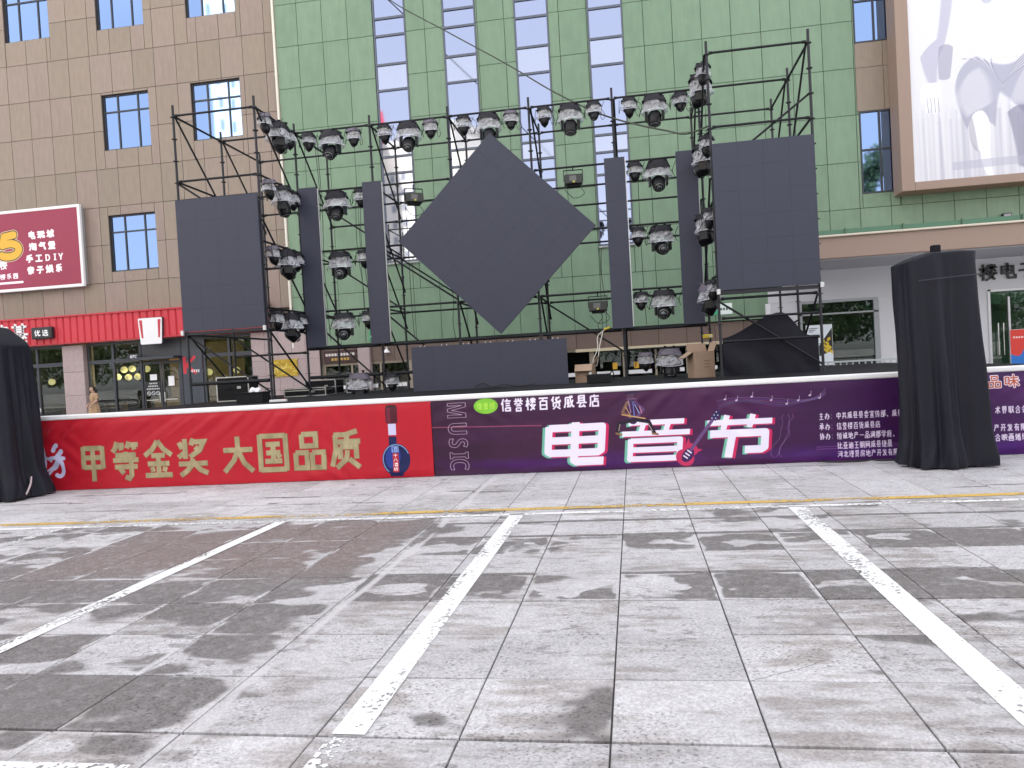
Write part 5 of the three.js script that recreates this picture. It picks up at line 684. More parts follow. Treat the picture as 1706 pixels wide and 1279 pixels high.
function hood(w, d, y0, y1, sd, sag) { const g = sheet(18, 5, (u, v) => { const a = u * Math.PI * 2, k = 4, cu = Math.cos(a), su = Math.sin(a), s = Math.pow(Math.pow(Math.abs(cu), k) + Math.pow(Math.abs(su), k), -1 / k), f = lerp(0.80, 1.05, v) + 0.16 * (fbm(cu * 3 + sd, su * 3 + v * 2.5, 2) - 0.5); return [cu * s * w / 2 * f, lerp(y0, y1, v) + (v > 0.9 ? sag * Math.cos(a + sd) + 0.05 * (vnoise(cu * 3 + sd, su * 3) - 0.5) : 0), su * s * d / 2 * f]; }); const top = new THREE.BoxGeometry(w * 0.78, 0.02, d * 0.78); top.translate(0, y0, 0); return merge([g, top]); }
const bigHead = (() => { const pts = [[0, -0.19], [0.085, -0.19], [0.14, -0.16], [0.155, -0.02], [0.16, 0.06], [0.12, 0.14], [0.05, 0.155], [0, 0.16]].map((p) => new THREE.Vector2(...p)); return new THREE.LatheGeometry(pts, 20); })();
function bigLight(v) {
  const o = new THREE.Group(), sd = v * 17 + 3;
  mesh('clamp', merge([at(bx(0.05, 0.10, 0.07), -0.1, -0.03, 0), at(bx(0.05, 0.10, 0.07), 0.1, -0.03, 0), at(bx(0.3, 0.025, 0.1), 0, -0.085, 0)]), matteBlack, o);
  mesh('base', rbx(0.36, 0.12, 0.27, 0.025, 2), blackPlastic, o, [0, -0.16, 0]);
  mesh('rain_hood', hood(0.53, 0.47, -0.055, -0.185 - 0.025 * (v % 2), sd, 0.02), v === 3 ? hoodGrey : hoodMat, o);
  const c = mesh('plastic_cover', skirt(0.215, 0.28 + 0.02 * (v % 2), -0.13, -0.43, 0.08, sd), coverMat, o);
  mesh('cover_rim', new THREE.TorusGeometry(0.278 + 0.02 * (v % 2), 0.008, 5, 36), rimMat, c, [0, -0.42, 0], [Math.PI / 2 + 0.05 * (v - 1), 0, 0]);
  mesh('yoke', merge([at(rbx(0.055, 0.40, 0.2, 0.025), -0.195, -0.42, 0), at(rbx(0.055, 0.40, 0.2, 0.025), 0.195, -0.42, 0), at(rbx(0.42, 0.06, 0.2, 0.02), 0, -0.25, 0)]), blackPlastic, o);
  const tilt = [0.25, 0.75, 1.25, 0.5][v], h = mesh('lamp_head', bigHead, blackPlastic, o, [0, -0.55, 0.02], [-tilt, 0, 0]);
  mesh('lens', new THREE.SphereGeometry(0.088, 16, 6, 0, Math.PI * 2, 0, 0.9), lensMat, h, [0, -0.145, 0], [Math.PI, 0, 0]);
  mesh('lens_ring', new THREE.TorusGeometry(0.098, 0.008, 5, 24), std([0.4, 0.4, 0.42], 0.3, { metalness: 0.6 }), h, [0, -0.178, 0], [Math.PI / 2, 0, 0]);
  mesh('cable', tube([[0.16, -0.15, -0.12], [0.30, -0.24, -0.08], [0.38, -0.42, 0.02], [0.34, -0.28, -0.04], [0.42, -0.06, -0.02]], 0.007, 24, 5), matteBlack, o);
  mesh('cable', tube([[-0.16, -0.15, -0.12], [-0.33, -0.3, -0.1], [-0.36, -0.48, 0.0], [-0.30, -0.2, -0.04], [-0.44, -0.05, 0]], 0.006, 24, 5), matteBlack, o);
  return o;
}
const smallHead = new THREE.LatheGeometry([[0, -0.15], [0.035, -0.15], [0.075, -0.115], [0.105, -0.05], [0.11, 0.04], [0.07, 0.09], [0, 0.1]].map((p) => new THREE.Vector2(...p)), 18);
function smallLight(v) {
  const o = new THREE.Group(), sd = v * 11 + 40;
  mesh('clamp', at(bx(0.045, 0.10, 0.06), 0, -0.03, 0), matteBlack, o);
  mesh('base', rbx(0.2, 0.09, 0.18, 0.02, 2), blackPlastic, o, [0, -0.12, 0]);
  mesh('rain_hood', hood(0.35, 0.32, -0.05, -0.125, sd, 0.018), v === 2 ? hoodGrey : hoodMat, o);
  const c = mesh('plastic_cover', skirt(0.14, 0.172, -0.09, -0.285, 0.05, sd), coverMat, o);
  mesh('cover_rim', new THREE.TorusGeometry(0.172, 0.006, 5, 30), rimMat, c, [0, -0.285, 0], [Math.PI / 2 + 0.08 * (v - 1), 0, 0]);
  mesh('yoke', merge([at(rbx(0.03, 0.2, 0.08, 0.012), -0.118, -0.24, 0), at(rbx(0.03, 0.2, 0.08, 0.012), 0.118, -0.24, 0), at(rbx(0.24, 0.04, 0.1, 0.012), 0, -0.17, 0)]), blackPlastic, o);
  const h = mesh('lamp_head', smallHead, blackPlastic, o, [0, -0.325, 0], [[-0.15, -0.5, -0.3, 0.1][v], 0, 0]);
  mesh('lens', new THREE.SphereGeometry(0.05, 14, 5, 0, Math.PI * 2, 0, 0.9), lensMat, h, [0, -0.125, 0], [Math.PI, 0, 0]);
  mesh('cable', tube([[0.09, -0.12, -0.08], [0.2, -0.24, -0.02], [0.26, -0.40, 0.02], [0.20, -0.46, 0.0], [0.14, -0.3, -0.06], [0.24, -0.03, -0.02]], 0.006, 24, 5), matteBlack, o);
  mesh('cable', tube([[-0.09, -0.12, -0.08], [-0.2, -0.22, -0.02], [-0.24, -0.38, 0.02], [-0.22, -0.05, -0.02]], 0.006, 20, 5), matteBlack, o);
  return o;
}
const bigs = [0, 1, 2, 3].map(bigLight), smalls = [0, 1, 2, 3].map(smallLight);
const ORD = ['first', 'second', 'third', 'fourth', 'fifth', 'sixth', 'seventh', 'eighth', 'ninth', 'tenth', 'eleventh', 'twelfth', 'thirteenth', 'fourteenth', 'fifteenth'];
let turnCount = 0;
function hang(kind, x, y, z, turn, label, group) {
  const src = kind === 'B' ? bigs : smalls, o = src[(turnCount * 5 + (turnCount >> 2)) % 4].clone(); turnCount++;
  o.name = numbered(kind === 'B' ? 'moving_head_light' : 'small_stage_light'); o.userData = { label, category: 'stage light', group };
  o.position.set(x, y - 0.022, z); o.rotation.y = turn + rr(-0.25, 0.25); o.rotation.z = rr(-0.03, 0.03); o.rotation.x = rr(-0.04, 0.04); scene.add(o);
}
{ // top truss: small, big, small in each bay
  let a = 0, b = 0;
  for (let i = 1; i < 6; i++) [[0.19, 'S'], [0.5, 'B'], [0.79, 'S']].forEach(([f, k]) => { const x = lerp(XS[i], XS[i + 1], f) + rr(-0.03, 0.03); if (k === 'B') hang('B', x, 7.64, ZS[1] + 0.02, 0, ORD[b++] + ' big rain covered light from the left on the top truss', 'big lights on the top truss'); else hang('S', x, 7.64, ZS[1] + 0.02, 0, ORD[a++] + ' small rain covered light from the left on the top truss', 'small lights on the top truss'); });
  const level = { 7.64: 'top', 6.14: 'second', 4.64: 'third', 3.14: 'lowest' };
  for (const y of [7.64, 6.14, 4.64, 3.14]) {
    [[0.2, 'S', 'front'], [0.52, 'B', 'middle'], [0.82, 'S', 'rear']].forEach(([f, k, w]) => { const z = lerp(ZS[0], ZS[1], f);
      hang(k, XS[1] + 0.04, y, z, Math.PI / 2 + 0.5, `${w} covered light of the ${level[y]} cluster beside the left screen`, 'lights beside the left screen');
      hang(k, XS[6] - 0.04, y, z, -Math.PI / 2 - 0.4, `${w} covered light of the ${level[y]} cluster beside the right screen`, 'lights beside the right screen'); });
    if (y < 7) {
      const lv = { 6.14: 'upper', 4.64: 'middle', 3.14: 'lower' }[y];
      hang('B', -7.06, y, ZS[1] + 0.02, 0, `${lv} big covered light between the two left LED columns`, 'lights between the left columns'); hang('S', -6.42, y, ZS[1] + 0.02, 0, `${lv} small covered light just left of the second LED column`, 'lights between the left columns');
      hang('S', 0.27, y, ZS[1] + 0.02, 0, `${lv} small covered light just right of the third LED column`, 'lights between the right columns'); hang('B', 0.80, y, ZS[1] + 0.02, 0, `${lv} big covered light between the two right LED columns`, 'lights between the right columns');
    }
  }
  const stand = (kind, x, z, label, h) => { // a covered light on the low truss near the deck
    hang(kind, x, h, z, 0, label, 'lights low over the stage'); };
  stand('B', -6.75, ZS[1] + 0.02, 'lowest big covered light at the left rear of the stage floor', 1.62); stand('S', -6.15 + 0.25, ZS[1] + 0.02, 'lowest small covered light at the left rear of the stage floor', 1.55);
  stand('S', 0.30, ZS[1] + 0.02, 'lowest small covered light at the right rear of the stage floor', 1.72); stand('B', 0.86, ZS[1] + 0.02, 'lowest big covered light beside the cardboard box on stage', 1.78);
  single('low_truss_bar', bar(V(XS[5], 1.74, ZS[1] + 0.02), V(XS[6], 1.74, ZS[1] + 0.02), 0.0215), pipeMat2, 'low black bar carrying the two lights left of the cardboard box', 'bar');
}
function projector(x, y, z, turn, label) { // laser projector in its bracket
  const o = thing('laser_projector', label, 'projector', [x, y, z], turn, 'laser projectors on the rear scaffold'); const m = std([0.03, 0.032, 0.03], 0.4, { metalness: 0.3 });
  mesh('case', rbx(0.42, 0.22, 0.32, 0.015), m, o); mesh('aperture', bx(0.16, 0.12, 0.01), std([0.12, 0.12, 0.12], 0.2), o, [-0.02, 0.01, 0.162]); mesh('warning_label', bx(0.05, 0.05, 0.004), std([0.55, 0.48, 0.05], 0.5), o, [0, -0.06, 0.164]);
  mesh('bracket', merge([at(bx(0.015, 0.26, 0.04), -0.222, 0.1, 0), at(bx(0.015, 0.26, 0.04), 0.222, 0.1, 0), at(bx(0.46, 0.015, 0.04), 0, 0.235, 0), at(cyl(0.015, 0.015, 0.12, 6), 0, 0.28, 0)]), matteBlack, o);
  mesh('foot_plate', bx(0.3, 0.05, 0.2), matteBlack, o, [0, -0.135, 0]);
  mesh('cable', tube([[0.15, -0.1, -0.16], [0.25, -0.3, -0.12], [0.0, -0.4, -0.08], [-0.2, -0.2, -0.1]], 0.007, 20, 5), matteBlack, o);
}
projector(-1.16, 5.80, ZS[1] + 0.10, 0.12, 'black laser projector right of the diamond screen, under the top truss'); projector(-5.06, 5.72, ZS[1] + 0.10, 0.5, 'black laser projector left of the diamond screen'); projector(-0.74, 2.80, ZS[1] + 0.10, 0, 'small black laser projector low, right of the diamond screen');
// ---------- draped speaker stacks ----------
const drapeMap = dataTex(64, 64, (x, y) => { const b = 0.85 + 0.3 * hash2(x, y); return [b, b, b]; }); drapeMap.wrapS = drapeMap.wrapT = THREE.RepeatWrapping; drapeMap.repeat.set(14, 14);
const drapeMat = ink([0.013, 0.0135, 0.021], 0.6, 0.42, { map: drapeMap, side: THREE.DoubleSide });
function drape(w, d, h, sd, flare, lean, slope) { // cloth thrown over a tall box: flat top, soft shoulders, long folds
  const nu = 200, nv = 54, ph = [5, 8, 13, 19, 29].map((k, q) => [k, [0.020, 0.022, 0.020, 0.013, 0.006][q] * rr(0.8, 1.2), rr(0, 6.28), rr(-1.2, 1.2)]);
  return sheet(nu, nv, (u, v) => {
    const a = u * Math.PI * 2, k = 6, cu = Math.cos(a), su = Math.sin(a), s = Math.pow(Math.pow(Math.abs(cu), k) + Math.pow(Math.abs(su), k), -1 / k), X = cu * s, Z = su * s;
    const t = v < 0.15 ? v / 0.15 : 1, dn = v < 0.15 ? 0 : (v - 0.15) / 0.85;
    let out = 0; for (const [f, am, p, dr] of ph) out += am * Math.sin(a * f + p + dr * dn * 2.2) * (f > 10 ? 0.4 + 0.6 * vnoise(cu * 2 + sd, su * 2 + dn * 2.5) : 1);
    const cn = (Math.abs(X) > 0.9 && Math.abs(Z) > 0.9) ? 0.02 : 0;
    out = (out * 1.7 + cn) * Math.pow(dn, 0.55) + 0.02 * (fbm(cu * 3 + sd, su * 3 + dn * 6, 3) - 0.5) * (0.3 + dn);
    const hem = sstep(dn, 0.80, 1.0), puddle = flare * hem * (0.5 + 1.3 * vnoise(cu * 3 + sd * 2, su * 3)) + 0.05 * hem * (vnoise(cu * 8 + dn * 9, su * 8) - 0.5);
    const f = Math.pow(Math.sin(t * Math.PI / 2), 0.75), top = 0.03 * t * t * t + Math.abs(slope) * Math.max(0, -Math.sign(slope) * X * f - 0.35) + 0.012 * vnoise(cu * 3 + 9, su * 3) * t;
    const y0 = h - top, y = y0 - dn * (y0 - 0.012 - 0.03 * vnoise(cu * 5 + 2, su * 5) * (dn > 0.99 ? 1 : 0));
    return [X * f * w / 2 + cu * (out + puddle) + lean * dn, y, Z * f * d / 2 + su * (out + puddle)];
  });
}
{ const s = thing('covered_speaker', 'tall speaker stack under a black cloth, right end of the stage front', 'speaker stack', [3.645, 0, -9.95], 0.12);
  mesh('cloth_cover', drape(0.80, 0.64, 2.58, 4.4, 0.04, 0.03, 0.13), drapeMat, s);
  mesh('cover_seam', tube([[-0.36, 2.23, 0.39], [0, 2.25, 0.42], [0.36, 2.27, 0.39]], 0.006, 20, 5), std([0.03, 0.03, 0.04], 0.6), s);
  mesh('speaker_box', rbx(0.7, 2.4, 0.44, 0.02), matteBlack, s, [0, 1.2, 0]); mesh('top_clip', rbx(0.1, 0.09, 0.08, 0.015), matteBlack, s, [0.02, 2.63, 0.05]); }
{ const s = thing('covered_speaker', 'tall speaker stack under a black cloth, left edge of the picture', 'speaker stack', [-9.33, 0, -9.66], 0.05);
  mesh('cloth_cover', drape(1.16, 0.74, 2.50, 9.1, 0.08, 0.10, -0.42), drapeMat, s);
  mesh('speaker_box', rbx(0.8, 2.28, 0.5, 0.02), matteBlack, s, [-0.02, 1.14, 0]); mesh('trolley_bar', tube([[0.62, 0.05, 0.25], [0.72, 0.06, 0.2], [0.74, 0.2, 0.1], [0.70, 0.3, 0.02]], 0.016, 16, 6), std([0.5, 0.42, 0.42], 0.4, { metalness: 0.5 }), s); }
// ---------- things on the deck ----------
const caseEdge = std([0.55, 0.55, 0.57], 0.35, { metalness: 0.8 }), caseSkin = ink([0.012, 0.012, 0.014], 0.5);
function flightCase(name, label, w, h, d, pos, turn, lid = 0) {
  const o = thing(name, label, 'flight case', pos, turn, 'flight cases on the stage');
  mesh('shell', rbx(w, h, d, 0.008, 1), caseSkin, o, [0, h / 2, 0]); const e = [], t = 0.026;
  for (const y of [t / 2, h - t / 2].concat(lid ? [h * lid] : [])) e.push(at(bx(w + 0.012, t, t), 0, y, d / 2 - t / 2 + 0.006), at(bx(t, t, d - 0.05), w / 2 - t / 2 + 0.006, y, 0), at(bx(t, t, d - 0.05), -w / 2 + t / 2 - 0.006, y, 0));
  for (const s of [-1, 1]) e.push(at(bx(t, h - 2 * t, t), s * (w / 2 - t / 2 + 0.005), h / 2, d / 2 - t / 2 + 0.005));
  mesh('metal_edging', merge(e), caseEdge, o); mesh('latch', bx(0.09, 0.06, 0.012), caseEdge, o, [w * 0.2, h * 0.55, d / 2 + 0.008]); mesh('handle', bx(0.14, 0.05, 0.02), matteBlack, o, [-w * 0.15, h * 0.5, d / 2 + 0.012]); return o;
}
flightCase('tall_flight_case', 'tall black flight case with white print, open to the left screen scaffold', 0.80, 0.60, 0.6, [-9.62, DECK, -17.4], 0.1);
{ const t = canvasTex(64, 64, (g) => { g.fillStyle = '#0d0d0f'; g.fillRect(0, 0, 64, 64); g.strokeStyle = '#d8d8d8'; glyph(g, '县', 6, 2, 24, 28, 3); glyph(g, '音', 6, 33, 24, 28, 3); glyph(g, '百', 34, 33, 24, 28, 3); });
  flightCase('low_flight_case', 'long low flight case with a silver lid behind the left scaffold', 1.10, 0.22, 0.5, [-8.28, DECK, -18.5], 0.05, 0.7); flightCase('open_flight_case', 'open silver edged case lid standing behind the low flight case', 0.9, 0.40, 0.45, [-8.2, DECK, -19.35], -0.1, 0.5); flightCase('small_flight_case', 'small flight case tray at the far left rear', 0.5, 0.3, 0.4, [-7.4, DECK, -19.6], 0.3); }
{ const o = thing('black_road_box', 'flat black equipment box near the left stage edge', 'box', [-7.95, DECK, -15.0], 0.04); mesh('box', rbx(0.58, 0.2, 0.4, 0.012), caseSkin, o, [0, 0.1, 0]); mesh('lid', rbx(0.6, 0.03, 0.42, 0.008), matteBlack, o, [0, 0.216, 0]); mesh('crumpled_cloth', (() => { const g = new THREE.IcosahedronGeometry(0.11, 3), p = g.attributes.position; for (let k = 0; k < p.count; k++) { const n = 0.6 + 0.8 * vnoise(p.getX(k) * 16 + 5, p.getZ(k) * 16 + p.getY(k) * 13); p.setXYZ(k, p.getX(k) * n, Math.max(-0.02, p.getY(k) * n * 0.75), p.getZ(k) * n); } g.computeVertexNormals(); return g; })(), std([0.7, 0.7, 0.72], 0.6), o, [0.05, 0.25, 0]); mesh('cable', tube([[0.26, 0.12, 0.1], [0.36, 0.3, 0.1], [0.5, 0.22, 0.08], [0.52, 0.02, 0.06]], 0.008, 20, 5), matteBlack, o); }
{ const o = thing('white_power_strip', 'white power strip on the deck at the left scaffold foot', 'power strip', [-7.35, DECK, -14.9], 0.02); mesh('body', rbx(0.36, 0.05, 0.1, 0.01), std([0.75, 0.75, 0.75], 0.5), o, [0, 0.025, 0]); mesh('switch', bx(0.03, 0.012, 0.04), std([0.5, 0.05, 0.04], 0.5), o, [0.13, 0.055, 0]); }
const card = dataTex(128, 128, (x, y) => { const b = 0.92 + 0.12 * (fbm(x / 22, y / 7, 3) - 0.5) + 0.05 * (hash2(x, y) - 0.5); return [b, b, b]; }), cardMat = std([0.34, 0.235, 0.165], 0.85, { map: card }), cardIn = std([0.38, 0.27, 0.19], 0.85);
function carton(label, w, h, d, pos, turn, open) { const o = thing('cardboard_box', label, 'box', pos, turn, 'cardboard boxes on the stage'), t = 0.008;
  mesh('side', bx(w, h, t), cardMat, o, [0, h / 2, d / 2]); mesh('side', bx(w, h, t), cardMat, o, [0, h / 2, -d / 2]); mesh('side', bx(t, h, d - 2 * t), cardMat, o, [-w / 2 + t / 2, h / 2, 0]); mesh('side', bx(t, h, d - 2 * t), cardMat, o, [w / 2 - t / 2, h / 2, 0]); mesh('bottom', bx(w - 2 * t, t, d - 2 * t), cardIn, o, [0, t / 2, 0]);
  const fl = (rot, x, z, fw, fd) => { const p = new THREE.Group(); const m = mesh('flap', new THREE.BoxGeometry(fw, t, fd), cardIn, o, [x, h + 0.004, z], rot); return m; };
  if (open) { const g1 = new THREE.BoxGeometry(0.24, t, d - 0.02); g1.translate(-0.12, 0, 0); mesh('flap', g1, cardIn, o, [-w / 2, h, 0], [0, 0, 0.55]); const g2 = new THREE.BoxGeometry(w - 0.03, t, 0.2); g2.translate(0, 0, -0.1); mesh('flap', g2, cardMat, o, [0, h, -d / 2], [1.1, 0, 0]); const g3 = new THREE.BoxGeometry(0.2, t, d - 0.02); g3.translate(0.1, 0, 0); mesh('flap', g3, cardIn, o, [w / 2, h, 0], [0, 0, 1.2]); }
  else { const g1 = new THREE.BoxGeometry(w - 0.02, t, 0.2); g1.translate(0, 0, 0.1); mesh('flap', g1, cardIn, o, [0, h, d / 2], [0.85, 0, 0]); const g2 = new THREE.BoxGeometry(0.2, t, d - 0.02); g2.translate(0.1, 0, 0); mesh('flap', g2, cardIn, o, [w / 2, h, 0], [0, 0, 1.0]); }
  for (let k = 0; k < 3; k++) mesh('printed_mark', bx(0.12, 0.012, 0.003), std([0.14, 0.09, 0.06], 0.9), o, [w * 0.12, h * (0.4 + k * 0.12), d / 2 + 0.006]);
  return o; }
carton('open cardboard box with a raised left flap, right side of the stage', 0.46, 0.56, 0.42, [1.45, DECK, -16.85], 0.25, true);
carton('pale cardboard box behind the small mixer, stage centre right', 0.42, 0.42, 0.4, [-1.10, DECK, -17.75], -0.1, false);
{ const o = thing('small_mixer', 'small black amplifier box in front of the pale cardboard box', 'amplifier', [-0.74, DECK, -16.5], 0.05); mesh('case', rbx(0.52, 0.2, 0.34, 0.015), caseSkin, o, [0, 0.1, 0]); for (const x of [-0.18, 0.16]) mesh('knob', cyl(0.03, 0.03, 0.05, 10), std([0.5, 0.5, 0.5], 0.4), o, [x, 0.225, 0.02]); mesh('carry_handle', tube([[0.22, 0.19, 0.12], [0.30, 0.24, 0.12], [0.32, 0.06, 0.12]], 0.012, 14, 6), matteBlack, o); }
{ // black cloth hung under the right screen
  const g = sheet(46, 26, (u, v) => { const pk = 0.62, top = u < pk ? lerp(1.84, 2.30, sstep(u, 0.0, pk) ** 0.9) : lerp(2.30, 1.80, sstep(u, pk, 0.92)); const x = lerp(1.86, 3.76, u), y = lerp(DECK + 0.01, top, v); return [x, y, -16.28 + 0.05 * (fbm(u * 7 + v * 1.5, v * 2, 3) - 0.5) + 0.03 * Math.sin((u - pk) * 14 * (1 - v * 0.6) + v * 2)]; });
  single('black_backdrop_cloth', g, drapeMat, 'black cloth hung between the posts under the right screen', 'cloth'); }
// loose cables
const cableMat = std([0.02, 0.02, 0.022], 0.6);
single('stage_cable', tube([[-3.6, DECK + 0.05, -17.1], [-3.4, DECK + 0.12, -17.05], [-3.2, DECK + 0.03, -17.05], [-2.9, DECK + 0.07, -17.0], [-2.6, DECK + 0.02, -17.05], [-2.2, DECK + 0.05, -17.1]], 0.018, 50, 6), cableMat, 'black cable bundle lying in front of the low wide screen', 'cable');
for (const [a, lb] of [[[[2.35, 0.012, -10.62], [2.5, 0.012, -10.50], [2.75, 0.012, -10.47], [2.95, 0.012, -10.52], [3.05, 0.012, -10.62]], 'left black cable loop peeking out under the purple banner'], [[[3.02, 0.012, -10.64], [3.1, 0.012, -10.50], [3.35, 0.012, -10.48], [3.6, 0.012, -10.5]], 'right black cable loop under the purple banner beside the covered speaker']]) single('floor_cable', tube(a, 0.011, 30, 6), cableMat, lb, 'cable');
single('overhead_cable', tube([[1.80, 6.18, -16.1], [1.35, 6.16, -16.45], [0.97, 6.37, -16.8], [0.3, 6.83, -17.6], [-0.46, 7.42, -18.5], [-1.7, 8.62, -20], [-2.99, 9.99, -21.5], [-5.3, 12.2, -23.7], [-7.63, 14.39, -25.7], [-8.2, 15.0, -25.86]], 0.019, 120, 6), std([0.05, 0.06, 0.04], 0.6), 'long sagging cable from the right scaffold up to the green facade', 'cable');
{ const o = thing('white_cable', 'white cable with a yellow plug hanging right of the low screen', 'cable', [0, 0, 0]); mesh('lead', tube([[-0.62, 2.24, -18.05], [-0.78, 2.1, -18.0], [-0.80, 1.8, -17.95], [-0.92, 1.5, -17.9], [-0.85, 1.4, -17.9], [-0.74, 1.9, -17.95], [-0.66, 2.2, -18.05]], 0.012, 50, 6), std([0.62, 0.6, 0.52], 0.6), o); mesh('plug', rbx(0.16, 0.05, 0.05, 0.015), std([0.6, 0.45, 0.05], 0.5), o, [-0.56, 2.27, -18.05], [0, 0, 0.3]); }
{ const o = thing('yellow_strap', 'yellow ratchet strap bundle on the right tower post', 'strap', [1.74, 1.94, -18.1]); mesh('webbing', rbx(0.22, 0.10, 0.12, 0.03), std([0.6, 0.44, 0.04], 0.6), o); mesh('buckle', bx(0.06, 0.05, 0.13), alu, o, [0.06, 0, 0.01]); }
// hanging cable runs behind the columns
{ let n = 0; for (const [x, y0, y1] of [[-7.55, 7.5, 2.4], [-6.62, 6.0, 2.3], [-6.5, 6.0, 2.3], [-5.35, 5.6, 2.3], [-4.3, 3.6, 2.2], [-0.72, 2.72, 2.2], [0.34, 5.7, 2.3], [-7.62, 7.5, 3.0], [-0.60, 4.2, 2.3]]) { const q = rr(-0.06, 0.06); single('hanging_cable', tube([[x, y0, -18.3], [x + q, (y0 * 2 + y1) / 3, -18.34], [x - q, (y0 + 2 * y1) / 3, -18.3], [x + 0.03, y1, -18.32]], 0.008, 30, 5), cableMat, ['outer thin cable hanging behind the first LED column', 'thin cable hanging behind the left middle lights', 'second thin cable hanging beside the second LED column', 'thin cable hanging left of the diamond screen', 'short thin cable hanging below the diamond, left', 'short thin cable under the lowest laser projector', 'thin cable hanging behind the right middle lights', 'inner thin cable hanging behind the first LED column', 'thin cable hanging right of the diamond screen'][n++], 'cable', null, null, 'hanging cable runs'); } }
// ---------- the woman by the pillar ----------
{ const o = thing('person', 'woman in a tan dress with dark tied hair walking past the glass', 'person', [-19.17, 0, -24.6], -0.5);
  const J = { pel: [0, 0.90, 0], wai: [0, 1.08, 0.0], che: [0, 1.26, 0.01], nec: [0, 1.40, 0.02], hea: [0, 1.50, 0.04], sL: [-0.155, 1.33, 0], sR: [0.155, 1.33, 0], eL: [-0.20, 1.10, -0.04], eR: [0.20, 1.10, 0.02], wL: [-0.17, 0.98, 0.15], wR: [0.16, 0.97, 0.20], hL: [-0.085, 0.86, 0], hR: [0.085, 0.86, 0], kL: [-0.09, 0.48, 0.10], kR: [0.09, 0.48, -0.03], aL: [-0.09, 0.09, 0.12], aR: [0.09, 0.10, -0.22], tL: [-0.09, 0.035, 0.26], tR: [0.09, 0.035, -0.10] };
  const B = [['pel', 'wai', 0.13, 0.105], ['wai', 'che', 0.105, 0.12], ['che', 'nec', 0.11, 0.05], ['nec', 'hea', 0.045, 0.05], ['che', 'sL', 0.09, 0.06], ['che', 'sR', 0.09, 0.06], ['sL', 'eL', 0.05, 0.038], ['sR', 'eR', 0.05, 0.038], ['eL', 'wL', 0.036, 0.026], ['eR', 'wR', 0.036, 0.026], ['pel', 'hL', 0.12, 0.1], ['pel', 'hR', 0.12, 0.1], ['hL', 'kL', 0.088, 0.058], ['hR', 'kR', 0.088, 0.058], ['kL', 'aL', 0.054, 0.034], ['kR', 'aR', 0.054, 0.034], ['aL', 'tL', 0.034, 0.026], ['aR', 'tR', 0.034, 0.026]];
  const cap = (x, y, z, a, b, ra, rb) => { const dx = b[0] - a[0], dy = b[1] - a[1], dz = b[2] - a[2], t = clamp(((x - a[0]) * dx + (y - a[1]) * dy + (z - a[2]) * dz) / (dx * dx + dy * dy + dz * dz), 0, 1); return Math.hypot(x - a[0] - dx * t, y - a[1] - dy * t, z - a[2] - dz * t) - lerp(ra, rb, t); };
  const fing = []; for (const [w, s] of [['wL', -1], ['wR', 1]]) { const p = J[w]; for (let k = 0; k < 4; k++) fing.push([[p[0] + (k - 1.5) * 0.018, p[1] - 0.06, p[2] + 0.05], [p[0] + (k - 1.5) * 0.02, p[1] - 0.12 - 0.012 * (k === 1 || k === 2 ? 1 : 0), p[2] + 0.065], 0.0095, 0.008]); fing.push([[p[0] - s * 0.02, p[1] - 0.02, p[2] + 0.03], [p[0] - s * 0.045, p[1] - 0.07, p[2] + 0.06], 0.011, 0.009]); fing.push([p, [p[0], p[1] - 0.06, p[2] + 0.04], 0.027, 0.033]); }
  const field = (x, y, z) => { let d = 9; const k = 0.03; const sm = (a, b) => { const h = clamp(0.5 + 0.5 * (b - a) / k, 0, 1); return lerp(b, a, h) - k * h * (1 - h); }; for (const [a, b, ra, rb] of B) d = sm(d, cap(x, y, z, J[a], J[b], ra, rb)); for (const f of fing) d = Math.min(d, cap(x, y, z, ...f)); const hx = x, hy = y - 1.525, hz = z - 0.045; const hd = (Math.hypot(hx / 0.074, hy / 0.105, hz / 0.088) - 1) * 0.08; d = sm(d, hd); d = Math.min(d, cap(x, y, z, [0, 1.525, 0.125], [0, 1.500, 0.143], 0.008, 0.013)); for (const s of [-1, 1]) { d = Math.min(d, cap(x, y, z, [s * 0.074, 1.53, 0.03], [s * 0.078, 1.50, 0.03], 0.014, 0.010)); d = Math.max(d, -(Math.hypot(x - s * 0.03, y - 1.53, z - 0.134) - 0.012)); } return Math.max(d, 0 - (Math.hypot(x, (y - 1.465) * 2.4, z - 0.136) - 0.016)); };
  const res = 92, mc = new MarchingCubes(res, new THREE.MeshStandardMaterial(), false, false, 90000), S = 0.86, cy = 0.83; mc.isolation = 0; // the cube spans +-S metres
  for (let k = 0; k < res; k++) for (let j = 0; j < res; j++) for (let i = 0; i < res; i++) mc.field[i + j * res + k * res * res] = -field((i / res * 2 - 1) * S, (j / res * 2 - 1) * S + cy, (k / res * 2 - 1) * S);
  mc.update(); const g = new THREE.BufferGeometry(), n = mc.count; g.setAttribute('position', new THREE.Float32BufferAttribute(mc.positionArray.slice(0, n * 3), 3)); g.scale(S, S, S); g.translate(0, cy, 0); g.computeVertexNormals(); g.setAttribute('uv', new THREE.Float32BufferAttribute(new Float32Array(n * 2), 2));
  mesh('body', g, std([0.46, 0.29, 0.21], 0.55), o);
  const ring = [[0.50, 0.245, 0.215], [0.62, 0.225, 0.20], [0.80, 0.195, 0.17], [0.92, 0.175, 0.155], [1.03, 0.135, 0.12], [1.08, 0.128, 0.118], [1.18, 0.15, 0.135], [1.28, 0.19, 0.125], [1.35, 0.175, 0.10], [1.40, 0.08, 0.075]];
